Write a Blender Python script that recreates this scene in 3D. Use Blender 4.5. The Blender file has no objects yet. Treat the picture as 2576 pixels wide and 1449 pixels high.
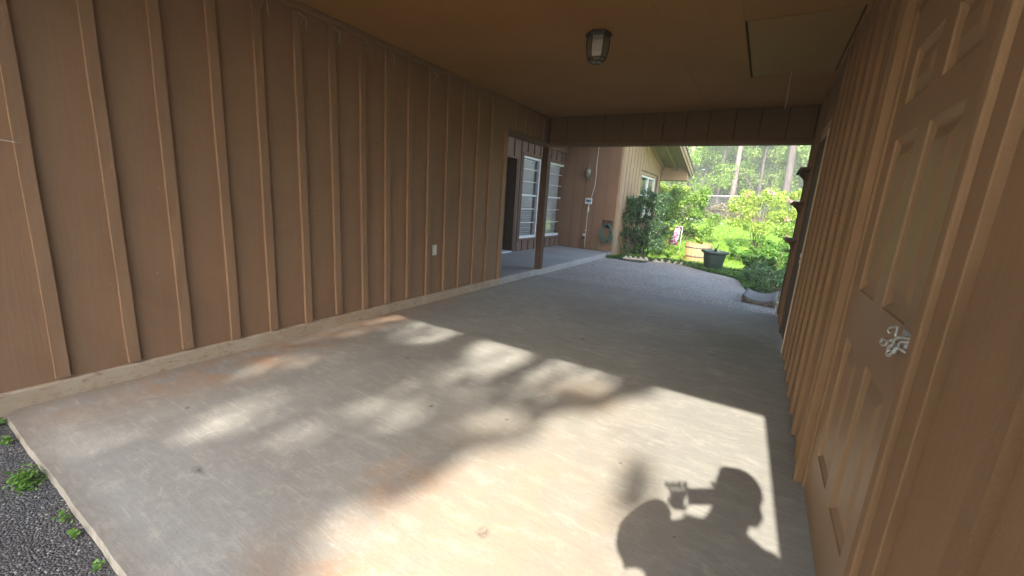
import bpy, bmesh, math, random
import numpy as np
from mathutils import Vector, Matrix
random.seed(7); rng = np.random.default_rng(11)
sc = bpy.context.scene
COL = sc.collection
R = math.radians

# ------------------------------------------------------------------ camera
YAW, PITCH, ROLL, CAMH = R(30.5605), R(12.158), R(3.7643), 1.264
cf = Vector((-math.sin(YAW)*math.cos(PITCH), math.cos(YAW)*math.cos(PITCH), -math.sin(PITCH)))
cr0 = Vector((math.cos(YAW), math.sin(YAW), 0)); cu0 = cr0.cross(cf)
cr = cr0*math.cos(ROLL) + cu0*math.sin(ROLL); cu = -cr0*math.sin(ROLL) + cu0*math.cos(ROLL)
cam_d = bpy.data.cameras.new('camera'); cam = bpy.data.objects.new('camera', cam_d); COL.objects.link(cam)
cam.matrix_world = Matrix(((cr.x, cu.x, -cf.x, 0), (cr.y, cu.y, -cf.y, 0), (cr.z, cu.z, -cf.z, CAMH), (0, 0, 0, 1)))
cam_d.sensor_width = 36; cam_d.lens = 1033.49/2576*36; cam_d.clip_start = 0.01; cam_d.clip_end = 600
sc.camera = cam

# ------------------------------------------------------------------ light
SUN_EL, SUN_AZ = R(34.05), 0.040          # sun stands behind the camera, a touch to the right
S = Vector((math.sin(SUN_AZ)*math.cos(SUN_EL), -math.cos(SUN_AZ)*math.cos(SUN_EL), math.sin(SUN_EL)))
w = bpy.data.worlds.new('World'); sc.world = w; w.use_nodes = True
wn = w.node_tree; wn.nodes.clear()
sky = wn.nodes.new('ShaderNodeTexSky'); sky.sky_type = 'NISHITA'; sky.sun_disc = False
sky.sun_elevation = SUN_EL; sky.sun_rotation = math.pi - SUN_AZ; sky.dust_density = 2.0
bg = wn.nodes.new('ShaderNodeBackground'); bg.inputs['Strength'].default_value = 0.15
wo = wn.nodes.new('ShaderNodeOutputWorld')
wn.links.new(sky.outputs[0], bg.inputs[0]); wn.links.new(bg.outputs[0], wo.inputs[0])
sd = bpy.data.lights.new('sun', 'SUN'); sd.energy = 2.75; sd.angle = R(0.53); sd.color = (1.0, 0.93, 0.82)
so = bpy.data.objects.new('sun', sd); COL.objects.link(so)
so.rotation_euler = S.to_track_quat('Z', 'Y').to_euler(); so.location = (0, -5, 12)
sc.view_settings.view_transform = 'Standard'; sc.view_settings.look = 'None'
sc.view_settings.exposure = 2.55; sc.view_settings.gamma = 1.0; sc.view_settings.use_curve_mapping = False
sc.cycles.max_bounces = 10; sc.cycles.diffuse_bounces = 6; sc.cycles.transparent_max_bounces = 12
sc.cycles.use_denoising = True; sc.cycles.sample_clamp_indirect = 6
sc.cycles.caustics_reflective = False; sc.cycles.caustics_refractive = False

# ------------------------------------------------------------------ node materials
class M_:
    def __init__(s, name, rough=0.7, spec=0.4):
        s.m = bpy.data.materials.new(name); s.m.use_nodes = True; s.t = s.m.node_tree
        s.b = s.t.nodes['Principled BSDF']; s.b.inputs['Roughness'].default_value = rough
        s.b.inputs['Specular IOR Level'].default_value = spec
        s.geo = s.t.nodes.new('ShaderNodeNewGeometry'); s.h = None
    def n(s, typ, **kw):
        nd = s.t.nodes.new(typ)
        for k, v in kw.items():
            if k in nd.inputs: nd.inputs[k].default_value = v
            else: setattr(nd, k, v)
        return nd
    def l(s, a, b): s.t.links.new(a, b)
    def pos(s, scale=(1, 1, 1), rot=(0, 0, 0), src=None):
        mp = s.n('ShaderNodeMapping'); mp.inputs['Scale'].default_value = scale; mp.inputs['Rotation'].default_value = rot
        s.l(src or s.geo.outputs['Position'], mp.inputs['Vector']); return mp.outputs[0]
    def noise(s, vec, scale, detail=4, rough=0.55, dist=0.0):
        nd = s.n('ShaderNodeTexNoise'); nd.inputs['Scale'].default_value = scale; nd.inputs['Detail'].default_value = detail
        nd.inputs['Roughness'].default_value = rough; nd.inputs['Distortion'].default_value = dist
        s.l(vec, nd.inputs['Vector']); return nd.outputs[0]
    def vor(s, vec, scale, feature='F1', out='Distance'):
        nd = s.n('ShaderNodeTexVoronoi'); nd.feature = feature; nd.inputs['Scale'].default_value = scale
        s.l(vec, nd.inputs['Vector']); return nd.outputs[out]
    def ramp(s, fac, a, b, va=0.0, vb=1.0):
        nd = s.n('ShaderNodeMapRange'); nd.inputs['From Min'].default_value = a; nd.inputs['From Max'].default_value = b
        nd.inputs['To Min'].default_value = va; nd.inputs['To Max'].default_value = vb
        s.l(fac, nd.inputs['Value']); return nd.outputs[0]
    def math(s, op, a, b=None):
        nd = s.n('ShaderNodeMath'); nd.operation = op
        for i, v in enumerate((a, b)):
            if v is None: continue
            if isinstance(v, (int, float)): nd.inputs[i].default_value = v
            else: s.l(v, nd.inputs[i])
        return nd.outputs[0]
    def mix(s, fac, a, b, mode='MIX'):
        nd = s.n('ShaderNodeMix'); nd.data_type = 'RGBA'; nd.blend_type = mode
        for sock, v in ((nd.inputs[0], fac), (nd.inputs[6], a), (nd.inputs[7], b)):
            if isinstance(v, (int, float)): sock.default_value = v
            elif isinstance(v, tuple): sock.default_value = v + (1,) if len(v) == 3 else v
            else: s.l(v, sock)
        return nd.outputs[2]
    def col(s, v):
        if isinstance(v, tuple): s.b.inputs['Base Color'].default_value = v + (1,)
        else: s.l(v, s.b.inputs['Base Color'])
    def bump(s, h, strength=0.4, dist=0.01):
        nd = s.n('ShaderNodeBump'); nd.inputs['Strength'].default_value = strength; nd.inputs['Distance'].default_value = dist
        s.l(h, nd.inputs['Height'])
        if s.h is not None: s.l(s.h, nd.inputs['Normal'])
        s.h = nd.outputs[0]; s.l(s.h, s.b.inputs['Normal'])
    def spot(s, cx, cy, rx, ry):      # soft 0..1 mask round a place on the floor (stains, painted flare)
        mp = s.n('ShaderNodeMapping'); mp.inputs['Location'].default_value = (-cx/rx, -cy/ry, 0)
        mp.inputs['Scale'].default_value = (1/rx, 1/ry, 0)
        s.l(s.geo.outputs['Position'], mp.inputs['Vector'])
        vm = s.n('ShaderNodeVectorMath'); vm.operation = 'LENGTH'; s.l(mp.outputs[0], vm.inputs[0])
        return s.ramp(vm.outputs['Value'], 1.0, 0.2)

def paint_wood(name, base, grain=(70, 70, 3.0), dark=0.93, light=1.06, rough=0.8, bump=0.3, wear=None, rnd=0.12, fb=0.35):
    m = M_(name, rough, 0.5 if rough < .35 else 0.22)
    v = m.pos(grain); g = m.noise(v, 1.0, 5, 0.6, 0.4); big = m.noise(m.geo.outputs['Position'], 1.7, 4, 0.6)
    fine = m.noise(m.geo.outputs['Position'], 260, 2, 0.6)
    d = tuple(c*dark for c in base); li = tuple(min(1, c*light) for c in base)
    c = m.mix(m.ramp(g, 0.3, 0.75), d, li)
    c = m.mix(m.ramp(big, 0.3, 0.7), c, m.mix(0.5, c, tuple(min(1, x*1.15) for x in (base[0]*1.05, base[1], base[2]*0.98))))
    c = m.mix(m.ramp(fine, 0.3, 0.7, 0.0, 0.22), c, tuple(x*0.5 for x in base))
    saw = m.noise(m.pos((4, 4, 130)), 1.0, 3, 0.6); c = m.mix(m.ramp(saw, 0.5, 0.8, 0, 0.16), c, li); c = m.mix(m.ramp(saw, 0.5, 0.2, 0, 0.14), c, d)
    dirt = m.noise(m.pos((1, 1, 1)), 0.75, 6, 0.65, 0.8); c = m.mix(m.ramp(dirt, 0.5, 0.72, 0, 0.35), c, tuple(x*0.62 for x in base)); c = m.mix(m.ramp(dirt, 0.45, 0.25, 0, 0.22), c, tuple(min(1, x*1.25) for x in base))
    spk = m.vor(m.geo.outputs['Position'], 5.2); c = m.mix(m.ramp(spk, 0.017, 0.012, 0, 0.8), c, (0.62, 0.56, 0.48))
    ri = m.ramp(m.geo.outputs['Random Per Island'], 0, 1, 1-rnd, 1+rnd)
    hs = m.n('ShaderNodeHueSaturation'); m.l(ri, hs.inputs['Value']); m.l(c, hs.inputs['Color']); c = hs.outputs[0]
    # knots and small chips
    kv = m.vor(m.pos((1.6, 1.6, 0.9)), 2.6); kn = m.ramp(kv, 0.035, 0.015)
    c = m.mix(m.math('MULTIPLY', kn, 0.7), c, tuple(x*0.28 for x in base))
    if wear:
        wn_ = m.noise(m.pos((9, 9, 1.2)), 2.2, 6, 0.7)
        c = m.mix(m.ramp(wn_, 0.67, 0.73, 0, 0.75), c, wear)
    m.col(c)
    m.bump(g, bump, 0.003); m.bump(fine, fb, 0.0015)
    return m.m

BROWN = (0.235, 0.140, 0.078)
MAT = {}
MAT['paint'] = paint_wood('brown_paint', BROWN)
MAT['batten'] = paint_wood('brown_paint_batten', (0.27, 0.164, 0.094), wear=(0.42, 0.29, 0.18), rnd=0.2)
MAT['paint_right'] = paint_wood('brown_paint_worn', (0.235, 0.142, 0.074))
MAT['door'] = paint_wood('brown_door_paint', (0.27, 0.166, 0.090), dark=0.96, light=1.05, bump=0.06, rough=0.46, fb=0.12)
MAT['dark_wood'] = paint_wood('dark_brown_paint', (0.10, 0.062, 0.044))
MAT['porch_wood'] = paint_wood('porch_brown_paint', (0.165, 0.105, 0.078), rnd=0.1)
MAT['tan_wood'] = paint_wood('tan_board_paint', (0.36, 0.255, 0.155), rnd=0.1)
MAT['wing_wood'] = paint_wood('wing_brown_paint', (0.225, 0.135, 0.082), rnd=0.07)
MAT['pale_wood'] = paint_wood('bare_pale_wood', (0.48, 0.40, 0.27), rnd=0.05)
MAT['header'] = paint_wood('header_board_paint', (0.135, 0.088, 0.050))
MAT['olive_wood'] = paint_wood('soffit_board_paint', (0.30, 0.25, 0.13), grain=(3, 60, 60))
MAT['grey_wood'] = paint_wood('weathered_wood', (0.17, 0.13, 0.10))
MAT['barrel'] = paint_wood('barrel_wood', (0.46, 0.30, 0.16), rnd=0.25)

m = M_('ceiling_paint', 0.75, 0.25)
n1 = m.noise(m.pos((1, 1, 1)), 1.1, 5, 0.6); n2 = m.noise(m.pos((14, 1.2, 1)), 1.6, 4, 0.6); n3 = m.noise(m.geo.outputs['Position'], 90, 3, 0.6)
c = m.mix(m.ramp(n1, 0.3, 0.7), (0.33, 0.165, 0.048), (0.38, 0.195, 0.062)); c = m.mix(m.ramp(n2, 0.55, 0.8, 0, 0.35), c, (0.25, 0.145, 0.055))
c = m.mix(m.ramp(n3, 0.35, 0.75, 0, 0.3), c, (0.18, 0.105, 0.045)); m.col(c); m.bump(n3, 0.25, 0.002); MAT['ceiling'] = m.m
m = M_('hatch_paint', 0.7, 0.3)
n1 = m.noise(m.geo.outputs['Position'], 3, 5); n2 = m.ramp(m.noise(m.pos((20, 90, 1)), 1, 3), 0.72, 0.78)
c = m.mix(n1, (0.29, 0.165, 0.052), (0.33, 0.19, 0.064)); c = m.mix(m.math('MULTIPLY', n2, .5), c, (0.4, 0.33, 0.2)); m.col(c); MAT['hatch'] = m.m

def concrete(name, base=(0.300, 0.298, 0.272), carport=True):
    m = M_(name, 0.82, 0.3)
    P = m.geo.outputs['Position']
    big = m.noise(P, 0.9, 6, 0.62, 0.6); mid = m.noise(P, 5.5, 7, 0.7, 0.8); fine = m.noise(P, 70, 4, 0.7); gr = m.noise(P, 320, 2, 0.6)
    sx = m.noise(m.pos((3, 55, 1), (0, 0, 0.5)), 1.0, 5, 0.7, 0.5); sy = m.noise(m.pos((70, 5, 1), (0, 0, 0.15)), 1.0, 5, 0.7, 0.3)
    c = m.mix(m.ramp(big, 0.32, 0.68), tuple(x*0.82 for x in base), tuple(x*1.12 for x in base))
    c = m.mix(m.ramp(mid, 0.35, 0.7, 0, 0.55), c, (base[0]*0.72, base[1]*0.70, base[2]*0.68))
    c = m.mix(m.ramp(mid, 0.60, 0.74, 0, 0.7), c, (0.48, 0.46, 0.41))
    c = m.mix(m.ramp(sx, 0.56, 0.72, 0, 0.45), c, (0.52, 0.49, 0.43))
    c = m.mix(m.ramp(sy, 0.6, 0.75, 0, 0.35), c, (0.27, 0.25, 0.23))
    cl = m.noise(m.pos((5.5, 13, 1), (0, 0, .1)), 1.0, 9, 0.8, 0.35); cl2 = m.noise(m.pos((16, 48, 1), (0, 0, .1)), 1.0, 7, 0.8)
    if carport:
        def stain_or_flare(c, sp, colr, amt, lo=0.38, hi=0.62, nz=None):
            f = m.math('MULTIPLY', sp, m.ramp(nz or mid, lo, hi)); return m.mix(m.math('MULTIPLY', f, amt), c, colr)
        big2 = m.noise(P, 2.6, 6, 0.7, 1.2)
        for a in [(-3.1, 1.5, .55, 1.6), (-3.15, 3.1, .35, 1.4), (-1.09, 1.15, .42, .3), (-0.9, .7, .6, .3)]:
            c = stain_or_flare(c, m.spot(*a), (0.36, 0.20, 0.105), 0.95, 0.36, 0.58, big2)
        for a in [(-0.75, 1.5, .75, .9), (-.45, .9, .8, .5), (-0.8, 2.5, .5, .4), (-.7, 1.1, .5, .6)]:
            c = stain_or_flare(c, m.spot(*a), (0.36, 0.28, 0.20), 0.8, 0.32, 0.6, big2)
        for a in [(-.38, 2.2, .3, .22), (-.45, 4.8, .8, .55), (-.1, 4.3, .4, .8), (-1.6, 4.9, .9, .7), (-1.9, 1.0, .5, .3)]:
            c = stain_or_flare(c, m.spot(*a), (0.20, 0.185, 0.175), 0.75, 0.34, 0.62, big2)
        sz = m.n('ShaderNodeSeparateXYZ'); m.l(P, sz.inputs[0]); fe = m.ramp(sz.outputs[1], 5.6, 6.29, 0, .55); c = m.mix(fe, c, (0.21, 0.205, 0.19))
        c = stain_or_flare(c, m.spot(0.0, 4.6, .55, .7), (0.17, 0.19, 0.12), 0.6, 0.2, 0.5)  # greenish lens flare painted into the floor colour
        # tight dark marks: oil spot and worm-shaped patch
        c = m.mix(m.math('MULTIPLY', m.spot(-.73, 1.139, .034, .036), m.ramp(fine, 0.35, 0.6)), c, (0.05, 0.045, 0.04))
        c = m.mix(m.math('MULTIPLY', m.spot(-1.962, .695, .055, .028), m.ramp(fine, 0.3, 0.55)), c, (0.10, 0.095, 0.085))
        for a in [(-2.6, .9, .02, .015), (-1.1, 1.9, .016, .016), (-.42, 1.9, .014, .013), (-1.55, 1.75, .02, .02), (-1.3, 3.6, .03, .03), (-2.2, 2.2, .02, .02)]:
            c = m.mix(m.spot(*a), c, (0.08, 0.07, 0.06))
    gate = m.ramp(big, 0.35, 0.65, 0.35, 1.0)
    c = m.mix(m.math('MULTIPLY', m.ramp(cl, 0.50, 0.66, 0, 0.55), gate), c, (0.52, 0.48, 0.41))
    c = m.mix(m.ramp(cl, 0.46, 0.34, 0, 0.5), c, (0.25, 0.225, 0.19))
    c = m.mix(m.ramp(cl2, 0.58, 0.70, 0, 0.45), c, (0.54, 0.51, 0.45)); c = m.mix(m.ramp(cl2, 0.40, 0.30, 0, 0.4), c, (0.2, 0.18, 0.16))
    if carport:
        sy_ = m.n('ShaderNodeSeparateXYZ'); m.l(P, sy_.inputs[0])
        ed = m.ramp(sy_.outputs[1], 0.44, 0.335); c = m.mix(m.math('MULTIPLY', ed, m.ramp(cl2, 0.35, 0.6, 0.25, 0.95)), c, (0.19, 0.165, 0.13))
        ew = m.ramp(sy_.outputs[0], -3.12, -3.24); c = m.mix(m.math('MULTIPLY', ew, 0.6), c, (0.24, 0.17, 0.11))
    vv = m.vor(m.pos((1, 1, 1)), 9.0); c = m.mix(m.ramp(vv, 0.045, 0.03, 0, 0.6), c, (0.13, 0.12, 0.11))
    vw = m.vor(m.pos((1, 2.2, 1), (0, 0, .4)), 4.3); c = m.mix(m.ramp(vw, 0.04, 0.025, 0, 0.55), c, (0.17, 0.15, 0.13))
    c = m.mix(m.ramp(fine, 0.35, 0.75, 0, 0.3), c, (0.24, 0.22, 0.19)); c = m.mix(m.ramp(gr, 0.4, 0.8, 0, 0.2), c, (0.55, 0.52, 0.46))
    m.col(c); m.bump(mid, 0.25, 0.004); m.bump(sx, 0.35, 0.002); m.bump(fine, 0.35, 0.002)
    return m.m
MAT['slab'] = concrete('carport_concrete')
MAT['porch_slab'] = concrete('porch_concrete', (0.36, 0.34, 0.32), False)
m = M_('curb_concrete', 0.85, 0.25); P = m.geo.outputs['Position']
a = m.noise(P, 4, 6, .7, .8); b = m.noise(m.pos((1, 1, 3)), 16, 5, .7)
c = m.mix(m.ramp(a, .35, .65), (0.36, 0.27, 0.18), (0.42, 0.35, 0.26)); c = m.mix(m.ramp(b, .55, .7), c, (0.26, 0.15, 0.09)); c = m.mix(m.ramp(b, .36, .28, 0, .6), c, (0.5, 0.46, 0.38))
m.col(c); m.bump(b, 0.5, 0.006); MAT['curb'] = m.m

m = M_('asphalt', 0.75, 0.35); P = m.geo.outputs['Position']
v = m.vor(P, 130, out='Color'); vd = m.vor(P, 130); n = m.noise(P, 1.2, 5); sp = m.n('ShaderNodeSeparateColor'); m.l(v, sp.inputs[0])
c = m.mix(m.ramp(sp.outputs[0], 0.2, 1), (0.032, 0.034, 0.040), (0.125, 0.13, 0.14)); c = m.mix(m.ramp(sp.outputs[1], .93, .97), c, (0.32, 0.31, 0.28))
c = m.mix(m.ramp(n, .4, .7, 0, .4), c, (0.10, 0.085, 0.07)); m.col(c); m.bump(m.math('SUBTRACT', 1.0, vd), 0.9, 0.008); m.bump(m.noise(P, 30, 3), .4, .01); MAT['asphalt'] = m.m
m = M_('asphalt_chip', 0.7, 0.4); c = m.mix(m.ramp(m.geo.outputs['Random Per Island'], 0, 1), (0.03, 0.032, 0.036), (0.16, 0.155, 0.15)); c = m.mix(m.ramp(m.geo.outputs['Random Per Island'], .9, .93), c, (0.33, 0.31, 0.27)); m.col(c); MAT['chip'] = m.m

m = M_('exposed_aggregate', 0.8, 0.35); P = m.geo.outputs['Position']
v = m.vor(P, 62, out='Color'); vd = m.vor(P, 62); sp = m.n('ShaderNodeSeparateColor'); m.l(v, sp.inputs[0])
c = m.mix(sp.outputs[0], (0.22, 0.185, 0.155), (0.60, 0.55, 0.48)); c = m.mix(m.ramp(sp.outputs[1], .8, .86), c, (0.2, 0.17, 0.16)); c = m.mix(m.ramp(vd, .45, .62), c, (0.2, .18, .155))
c = m.mix(m.ramp(m.noise(P, 1.3, 5), .35, .7, 0, .4), c, (0.42, 0.39, 0.35)); m.col(c); m.bump(m.math('SUBTRACT', 1.0, vd), .8, .01); MAT['aggregate'] = m.m

m = M_('soil', 0.95, 0.1); P = m.geo.outputs['Position']; n = m.noise(P, 7, 6, .7)
c = m.mix(m.ramp(n, .3, .7), (0.06, 0.045, 0.03), (0.17, 0.13, 0.085)); c = m.mix(m.ramp(m.noise(P, .8, 4), .45, .6, 0, .5), c, (0.07, 0.10, 0.03)); m.col(c); m.bump(n, .8, .03); MAT['soil'] = m.m
m = M_('lawn_base', 0.9, 0.15); P = m.geo.outputs['Position']
c = m.mix(m.ramp(m.noise(P, 14, 5, .7), .3, .7), (0.13, 0.23, 0.03), (0.24, 0.38, 0.06)); m.col(c); m.bump(m.noise(P, 60, 3), .8, .03); MAT['lawn'] = m.m

def leaf_mat(name, a, b, trans=0.45, rough=0.5, c3=None):
    m = M_(name, rough, 0.35)
    r = m.geo.outputs['Random Per Island']; n = m.noise(m.geo.outputs['Position'], 1.3, 3)
    f = m.math('ADD', m.math('MULTIPLY', r, 0.7), m.math('MULTIPLY', n, 0.3))
    c = m.mix(m.ramp(f, 0.1, 0.9), a, b)
    if c3: c = m.mix(m.ramp(r, 0.93, 0.95), c, c3)
    m.col(c)
    tr = m.n('ShaderNodeBsdfTranslucent'); m.l(m.mix(1.0, c, (1.25, 1.35, 0.6), 'MULTIPLY'), tr.inputs['Color'])
    ms = m.n('ShaderNodeMixShader'); ms.inputs[0].default_value = trans
    m.l(m.b.outputs[0], ms.inputs[1]); m.l(tr.outputs[0], ms.inputs[2])
    m.l(ms.outputs[0], m.t.nodes['Material Output'].inputs['Surface']); return m.m
MAT['leaf'] = leaf_mat('tree_leaves', (0.12, 0.22, 0.04), (0.26, 0.40, 0.08))
MAT['leaf_far'] = leaf_mat('far_leaves', (0.13, 0.22, 0.05), (0.27, 0.38, 0.10))
MAT['leaf_yellow'] = leaf_mat('yellow_green_leaves', (0.20, 0.30, 0.05), (0.42, 0.50, 0.12))
MAT['leaf_dark'] = leaf_mat('glossy_dark_leaves', (0.04, 0.09, 0.04), (0.10, 0.19, 0.085), 0.3, 0.28, (0.34, 0.38, 0.24))  # last colour: pale leaves painted in to stand for white highlights
MAT['leaf_mid'] = leaf_mat('mid_green_leaves', (0.05, 0.12, 0.03), (0.13, 0.24, 0.06), 0.35)
MAT['leaf_weed'] = leaf_mat('weed_leaves', (0.08, 0.19, 0.03), (0.16, 0.32, 0.06), 0.4)
MAT['grass'] = leaf_mat('grass_blades', (0.16, 0.29, 0.03), (0.32, 0.48, 0.08), 0.45)
MAT['pink'] = leaf_mat('pink_petals', (0.62, 0.20, 0.30), (0.80, 0.48, 0.52), 0.3)
MAT['aloe'] = leaf_mat('dark_succulent', (0.05, 0.065, 0.05), (0.12, 0.15, 0.10), 0.1)
MAT['brush'] = leaf_mat('dry_brush', (0.14, 0.13, 0.08), (0.26, 0.22, 0.15), 0.2)

def plain(name, c, rough=0.5, metal=0.0, var=0.15, scale=30, bump=0.1, spec=0.5):
    m = M_(name, rough, spec); m.b.inputs['Metallic'].default_value = metal
    n = m.noise(m.geo.outputs['Position'], scale, 5, .65)
    m.col(m.mix(m.ramp(n, .3, .7), tuple(x*(1-var) for x in c), tuple(min(1, x*(1+var)) for x in c)))
    if bump: m.bump(n, bump, .002)
    return m.m
MAT['black_metal'] = plain('black_lantern_metal', (0.016, 0.013, 0.013), .42, .0)
MAT['galv'] = plain('galvanised_steel', (0.42, 0.42, 0.40), .5, .45, .25, 60)
MAT['white_paint'] = plain('white_window_paint', (0.72, 0.73, 0.70), .5)
MAT['blind'] = plain('white_blind_slats', (0.84, 0.86, 0.88), .5, var=.08)
MAT['white_plastic'] = plain('white_plastic', (0.68, 0.66, 0.60), .4, var=.05)
MAT['ivory'] = plain('ivory_plastic', (0.62, 0.58, 0.48), .4, var=.05)
MAT['blue_panel'] = plain('blue_panel', (0.10, 0.24, 0.36), .4)
MAT['dark_screen'] = plain('dark_screen', (0.02, 0.025, 0.05), .2)
MAT['black_plastic'] = plain('black_plastic', (0.02, 0.02, 0.02), .5)
MAT['hose'] = plain('teal_green_hose', (0.05, 0.15, 0.12), .45)
MAT['hose_dark'] = plain('dark_green_hose', (0.03, 0.05, 0.04), .5)
MAT['bronze'] = plain('aged_brass', (0.20, 0.15, 0.08), .5, .5)
MAT['interior'] = plain('dark_room', (0.035, 0.03, 0.028), .9)
MAT['room'] = plain('room_wall', (0.13, 0.13, 0.13), .9)
MAT['pot'] = plain('dark_green_glaze', (0.035, 0.055, 0.045), .5, var=.35, scale=14, bump=.4)
MAT['iron'] = plain('rusty_iron', (0.10, 0.08, 0.065), .7)
MAT['stone'] = plain('pale_edging_brick', (0.55, 0.48, 0.36), .9, var=.3, scale=20, bump=.6)
MAT['splash'] = plain('grey_splash_block', (0.12, 0.11, 0.10), .85, var=.3, scale=16, bump=.5)
MAT['bark'] = paint_wood('pine_bark', (0.085, 0.075, 0.07), grain=(18, 18, 3), dark=.5, light=1.5, bump=1.0)
MAT['bark_pale'] = paint_wood('pale_bark', (0.15, 0.13, 0.115), grain=(18, 18, 3), dark=.7, light=1.3)
MAT['twig'] = paint_wood('thin_stems', (0.17, 0.13, 0.09), dark=.8)
MAT['rooftile'] = plain('asphalt_shingles', (0.11, 0.095, 0.085), .9, var=.4, scale=40)
MAT['web'] = plain('white_string', (0.6, 0.58, 0.54), .8)
MAT['skin'] = plain('skin', (0.50, 0.31, 0.22), .5, var=.05)
MAT['shirt'] = plain('blue_cotton', (0.10, 0.14, 0.22), .9)
MAT['jeans'] = plain('dark_denim', (0.03, 0.04, 0.07), .9)
MAT['hair'] = plain('dark_hair', (0.03, 0.02, 0.015), .6)
MAT['wire'] = plain('fence_wire', (0.34, 0.35, 0.34), .45, .5)
MAT['orange_edge'] = plain('terracotta_trim', (0.42, 0.22, 0.08), .8)

m = M_('window_glass', 0.03, 0.5); m.b.inputs['Transmission Weight'].default_value = 1.0; m.b.inputs['IOR'].default_value = 1.45
tr = m.n('ShaderNodeBsdfTransparent'); gl = m.n('ShaderNodeBsdfGlossy'); gl.inputs['Roughness'].default_value = 0.03
fr = m.n('ShaderNodeLayerWeight'); ms = m.n('ShaderNodeMixShader')
m.l(m.ramp(m.math('POWER', fr.outputs['Facing'], 4.0), 0, 1, 0.06, 0.95), ms.inputs[0]); m.l(tr.outputs[0], ms.inputs[1]); m.l(gl.outputs[0], ms.inputs[2])
m.l(ms.outputs[0], m.t.nodes['Material Output'].inputs['Surface']); MAT['glass'] = m.m
m = M_('seeded_lamp_glass', 0.12, 0.6); n = m.noise(m.geo.outputs['Position'], 55, 4, .6, 1.5)
tr = m.n('ShaderNodeBsdfTransparent'); tr.inputs[0].default_value = (.86, .85, .70, 1); gl = m.n('ShaderNodeBsdfGlossy'); gl.inputs['Roughness'].default_value = 0.18
df = m.n('ShaderNodeBsdfDiffuse'); df.inputs[0].default_value = (.42, .42, .33, 1); m.bump(n, .8, .01); m.l(m.h, gl.inputs['Normal'])
tl = m.n('ShaderNodeBsdfTranslucent'); tl.inputs[0].default_value = (.7, .7, .55, 1)
m1 = m.n('ShaderNodeMixShader'); m1.inputs[0].default_value = .45; m2 = m.n('ShaderNodeMixShader'); m2.inputs[0].default_value = .3; m3 = m.n('ShaderNodeMixShader'); m3.inputs[0].default_value = .5
m.l(df.outputs[0], m3.inputs[1]); m.l(tl.outputs[0], m3.inputs[2]); m.l(m3.outputs[0], m1.inputs[1]); m.l(tr.outputs[0], m1.inputs[2]); m.l(m1.outputs[0], m2.inputs[1]); m.l(gl.outputs[0], m2.inputs[2])
m.l(m2.outputs[0], m.t.nodes['Material Output'].inputs['Surface']); MAT['lamp_glass'] = m.m
m = M_('flower_print', .8); v = m.vor(m.geo.outputs['Position'], 17, out='Color'); vd = m.vor(m.geo.outputs['Position'], 17)
sp = m.n('ShaderNodeSeparateColor'); m.l(v, sp.inputs[0]); fl = m.mix(m.ramp(sp.outputs[0], .3, .7), (.55, .06, .25), (.6, .25, .42)); fl = m.mix(m.ramp(sp.outputs[1], .72, .76), fl, (.10, .10, .12))
fl = m.mix(m.ramp(vd, .5, .56), fl, (.75, .70, .70)); m.col(fl); MAT['flower_print'] = m.m

# ------------------------------------------------------------------ object helpers
def tag(o, label=None, cat=None, group=None, kind=None):
    if label: o['label'] = label
    if cat: o['category'] = cat
    if group: o['group'] = group
    if kind: o['kind'] = kind
    return o
def empty(name, loc, label=None, cat=None, group=None, kind=None):
    o = bpy.data.objects.new(name, None); o.location = loc; o.empty_display_size = .1; COL.objects.link(o)
    return tag(o, label, cat, group, kind)
def origin_of(p):
    v = Vector((0, 0, 0))
    while p is not None: v += p.location; p = p.parent
    return v
def link(name, me, mat, parent=None, smooth=False, base=None):
    """me is in world coordinates; shifted so that the object's origin sits at its base"""
    if mat is not None: me.materials.append(mat)
    if smooth: me.shade_smooth()
    n = len(me.vertices); co = np.empty(n*3, np.float32); me.vertices.foreach_get('co', co); co = co.reshape(-1, 3)
    if base is None: mn, mx = co.min(0), co.max(0); base = ((mn[0]+mx[0])/2, (mn[1]+mx[1])/2, mn[2])
    co = co - np.array(base, np.float32); me.vertices.foreach_set('co', co.ravel()); me.update()
    o = bpy.data.objects.new(name, me); o.location = Vector(base) - origin_of(parent)
    if parent is not None: o.parent = parent
    COL.objects.link(o); return o
def bm_obj(name, bm, mat, parent=None, smooth=False):
    bmesh.ops.recalc_face_normals(bm, faces=bm.faces)
    me = bpy.data.meshes.new(name); bm.to_mesh(me); bm.free(); return link(name, me, mat, parent, smooth)
def add_box(bm, x0, x1, y0, y1, z0, z1):
    r = bmesh.ops.create_cube(bm, size=1)
    for v in r['verts']: v.co = Vector((x0+(v.co.x+.5)*(x1-x0), y0+(v.co.y+.5)*(y1-y0), z0+(v.co.z+.5)*(z1-z0)))
    return r['verts']
def box(name, x0, x1, y0, y1, z0, z1, mat, parent=None, bevel=0.0, seg=1):
    bm = bmesh.new(); add_box(bm, x0, x1, y0, y1, z0, z1)
    if bevel: bmesh.ops.bevel(bm, geom=list(bm.edges), offset=bevel, segments=seg, affect='EDGES', profile=.5)
    return bm_obj(name, bm, MAT[mat], parent)
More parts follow.
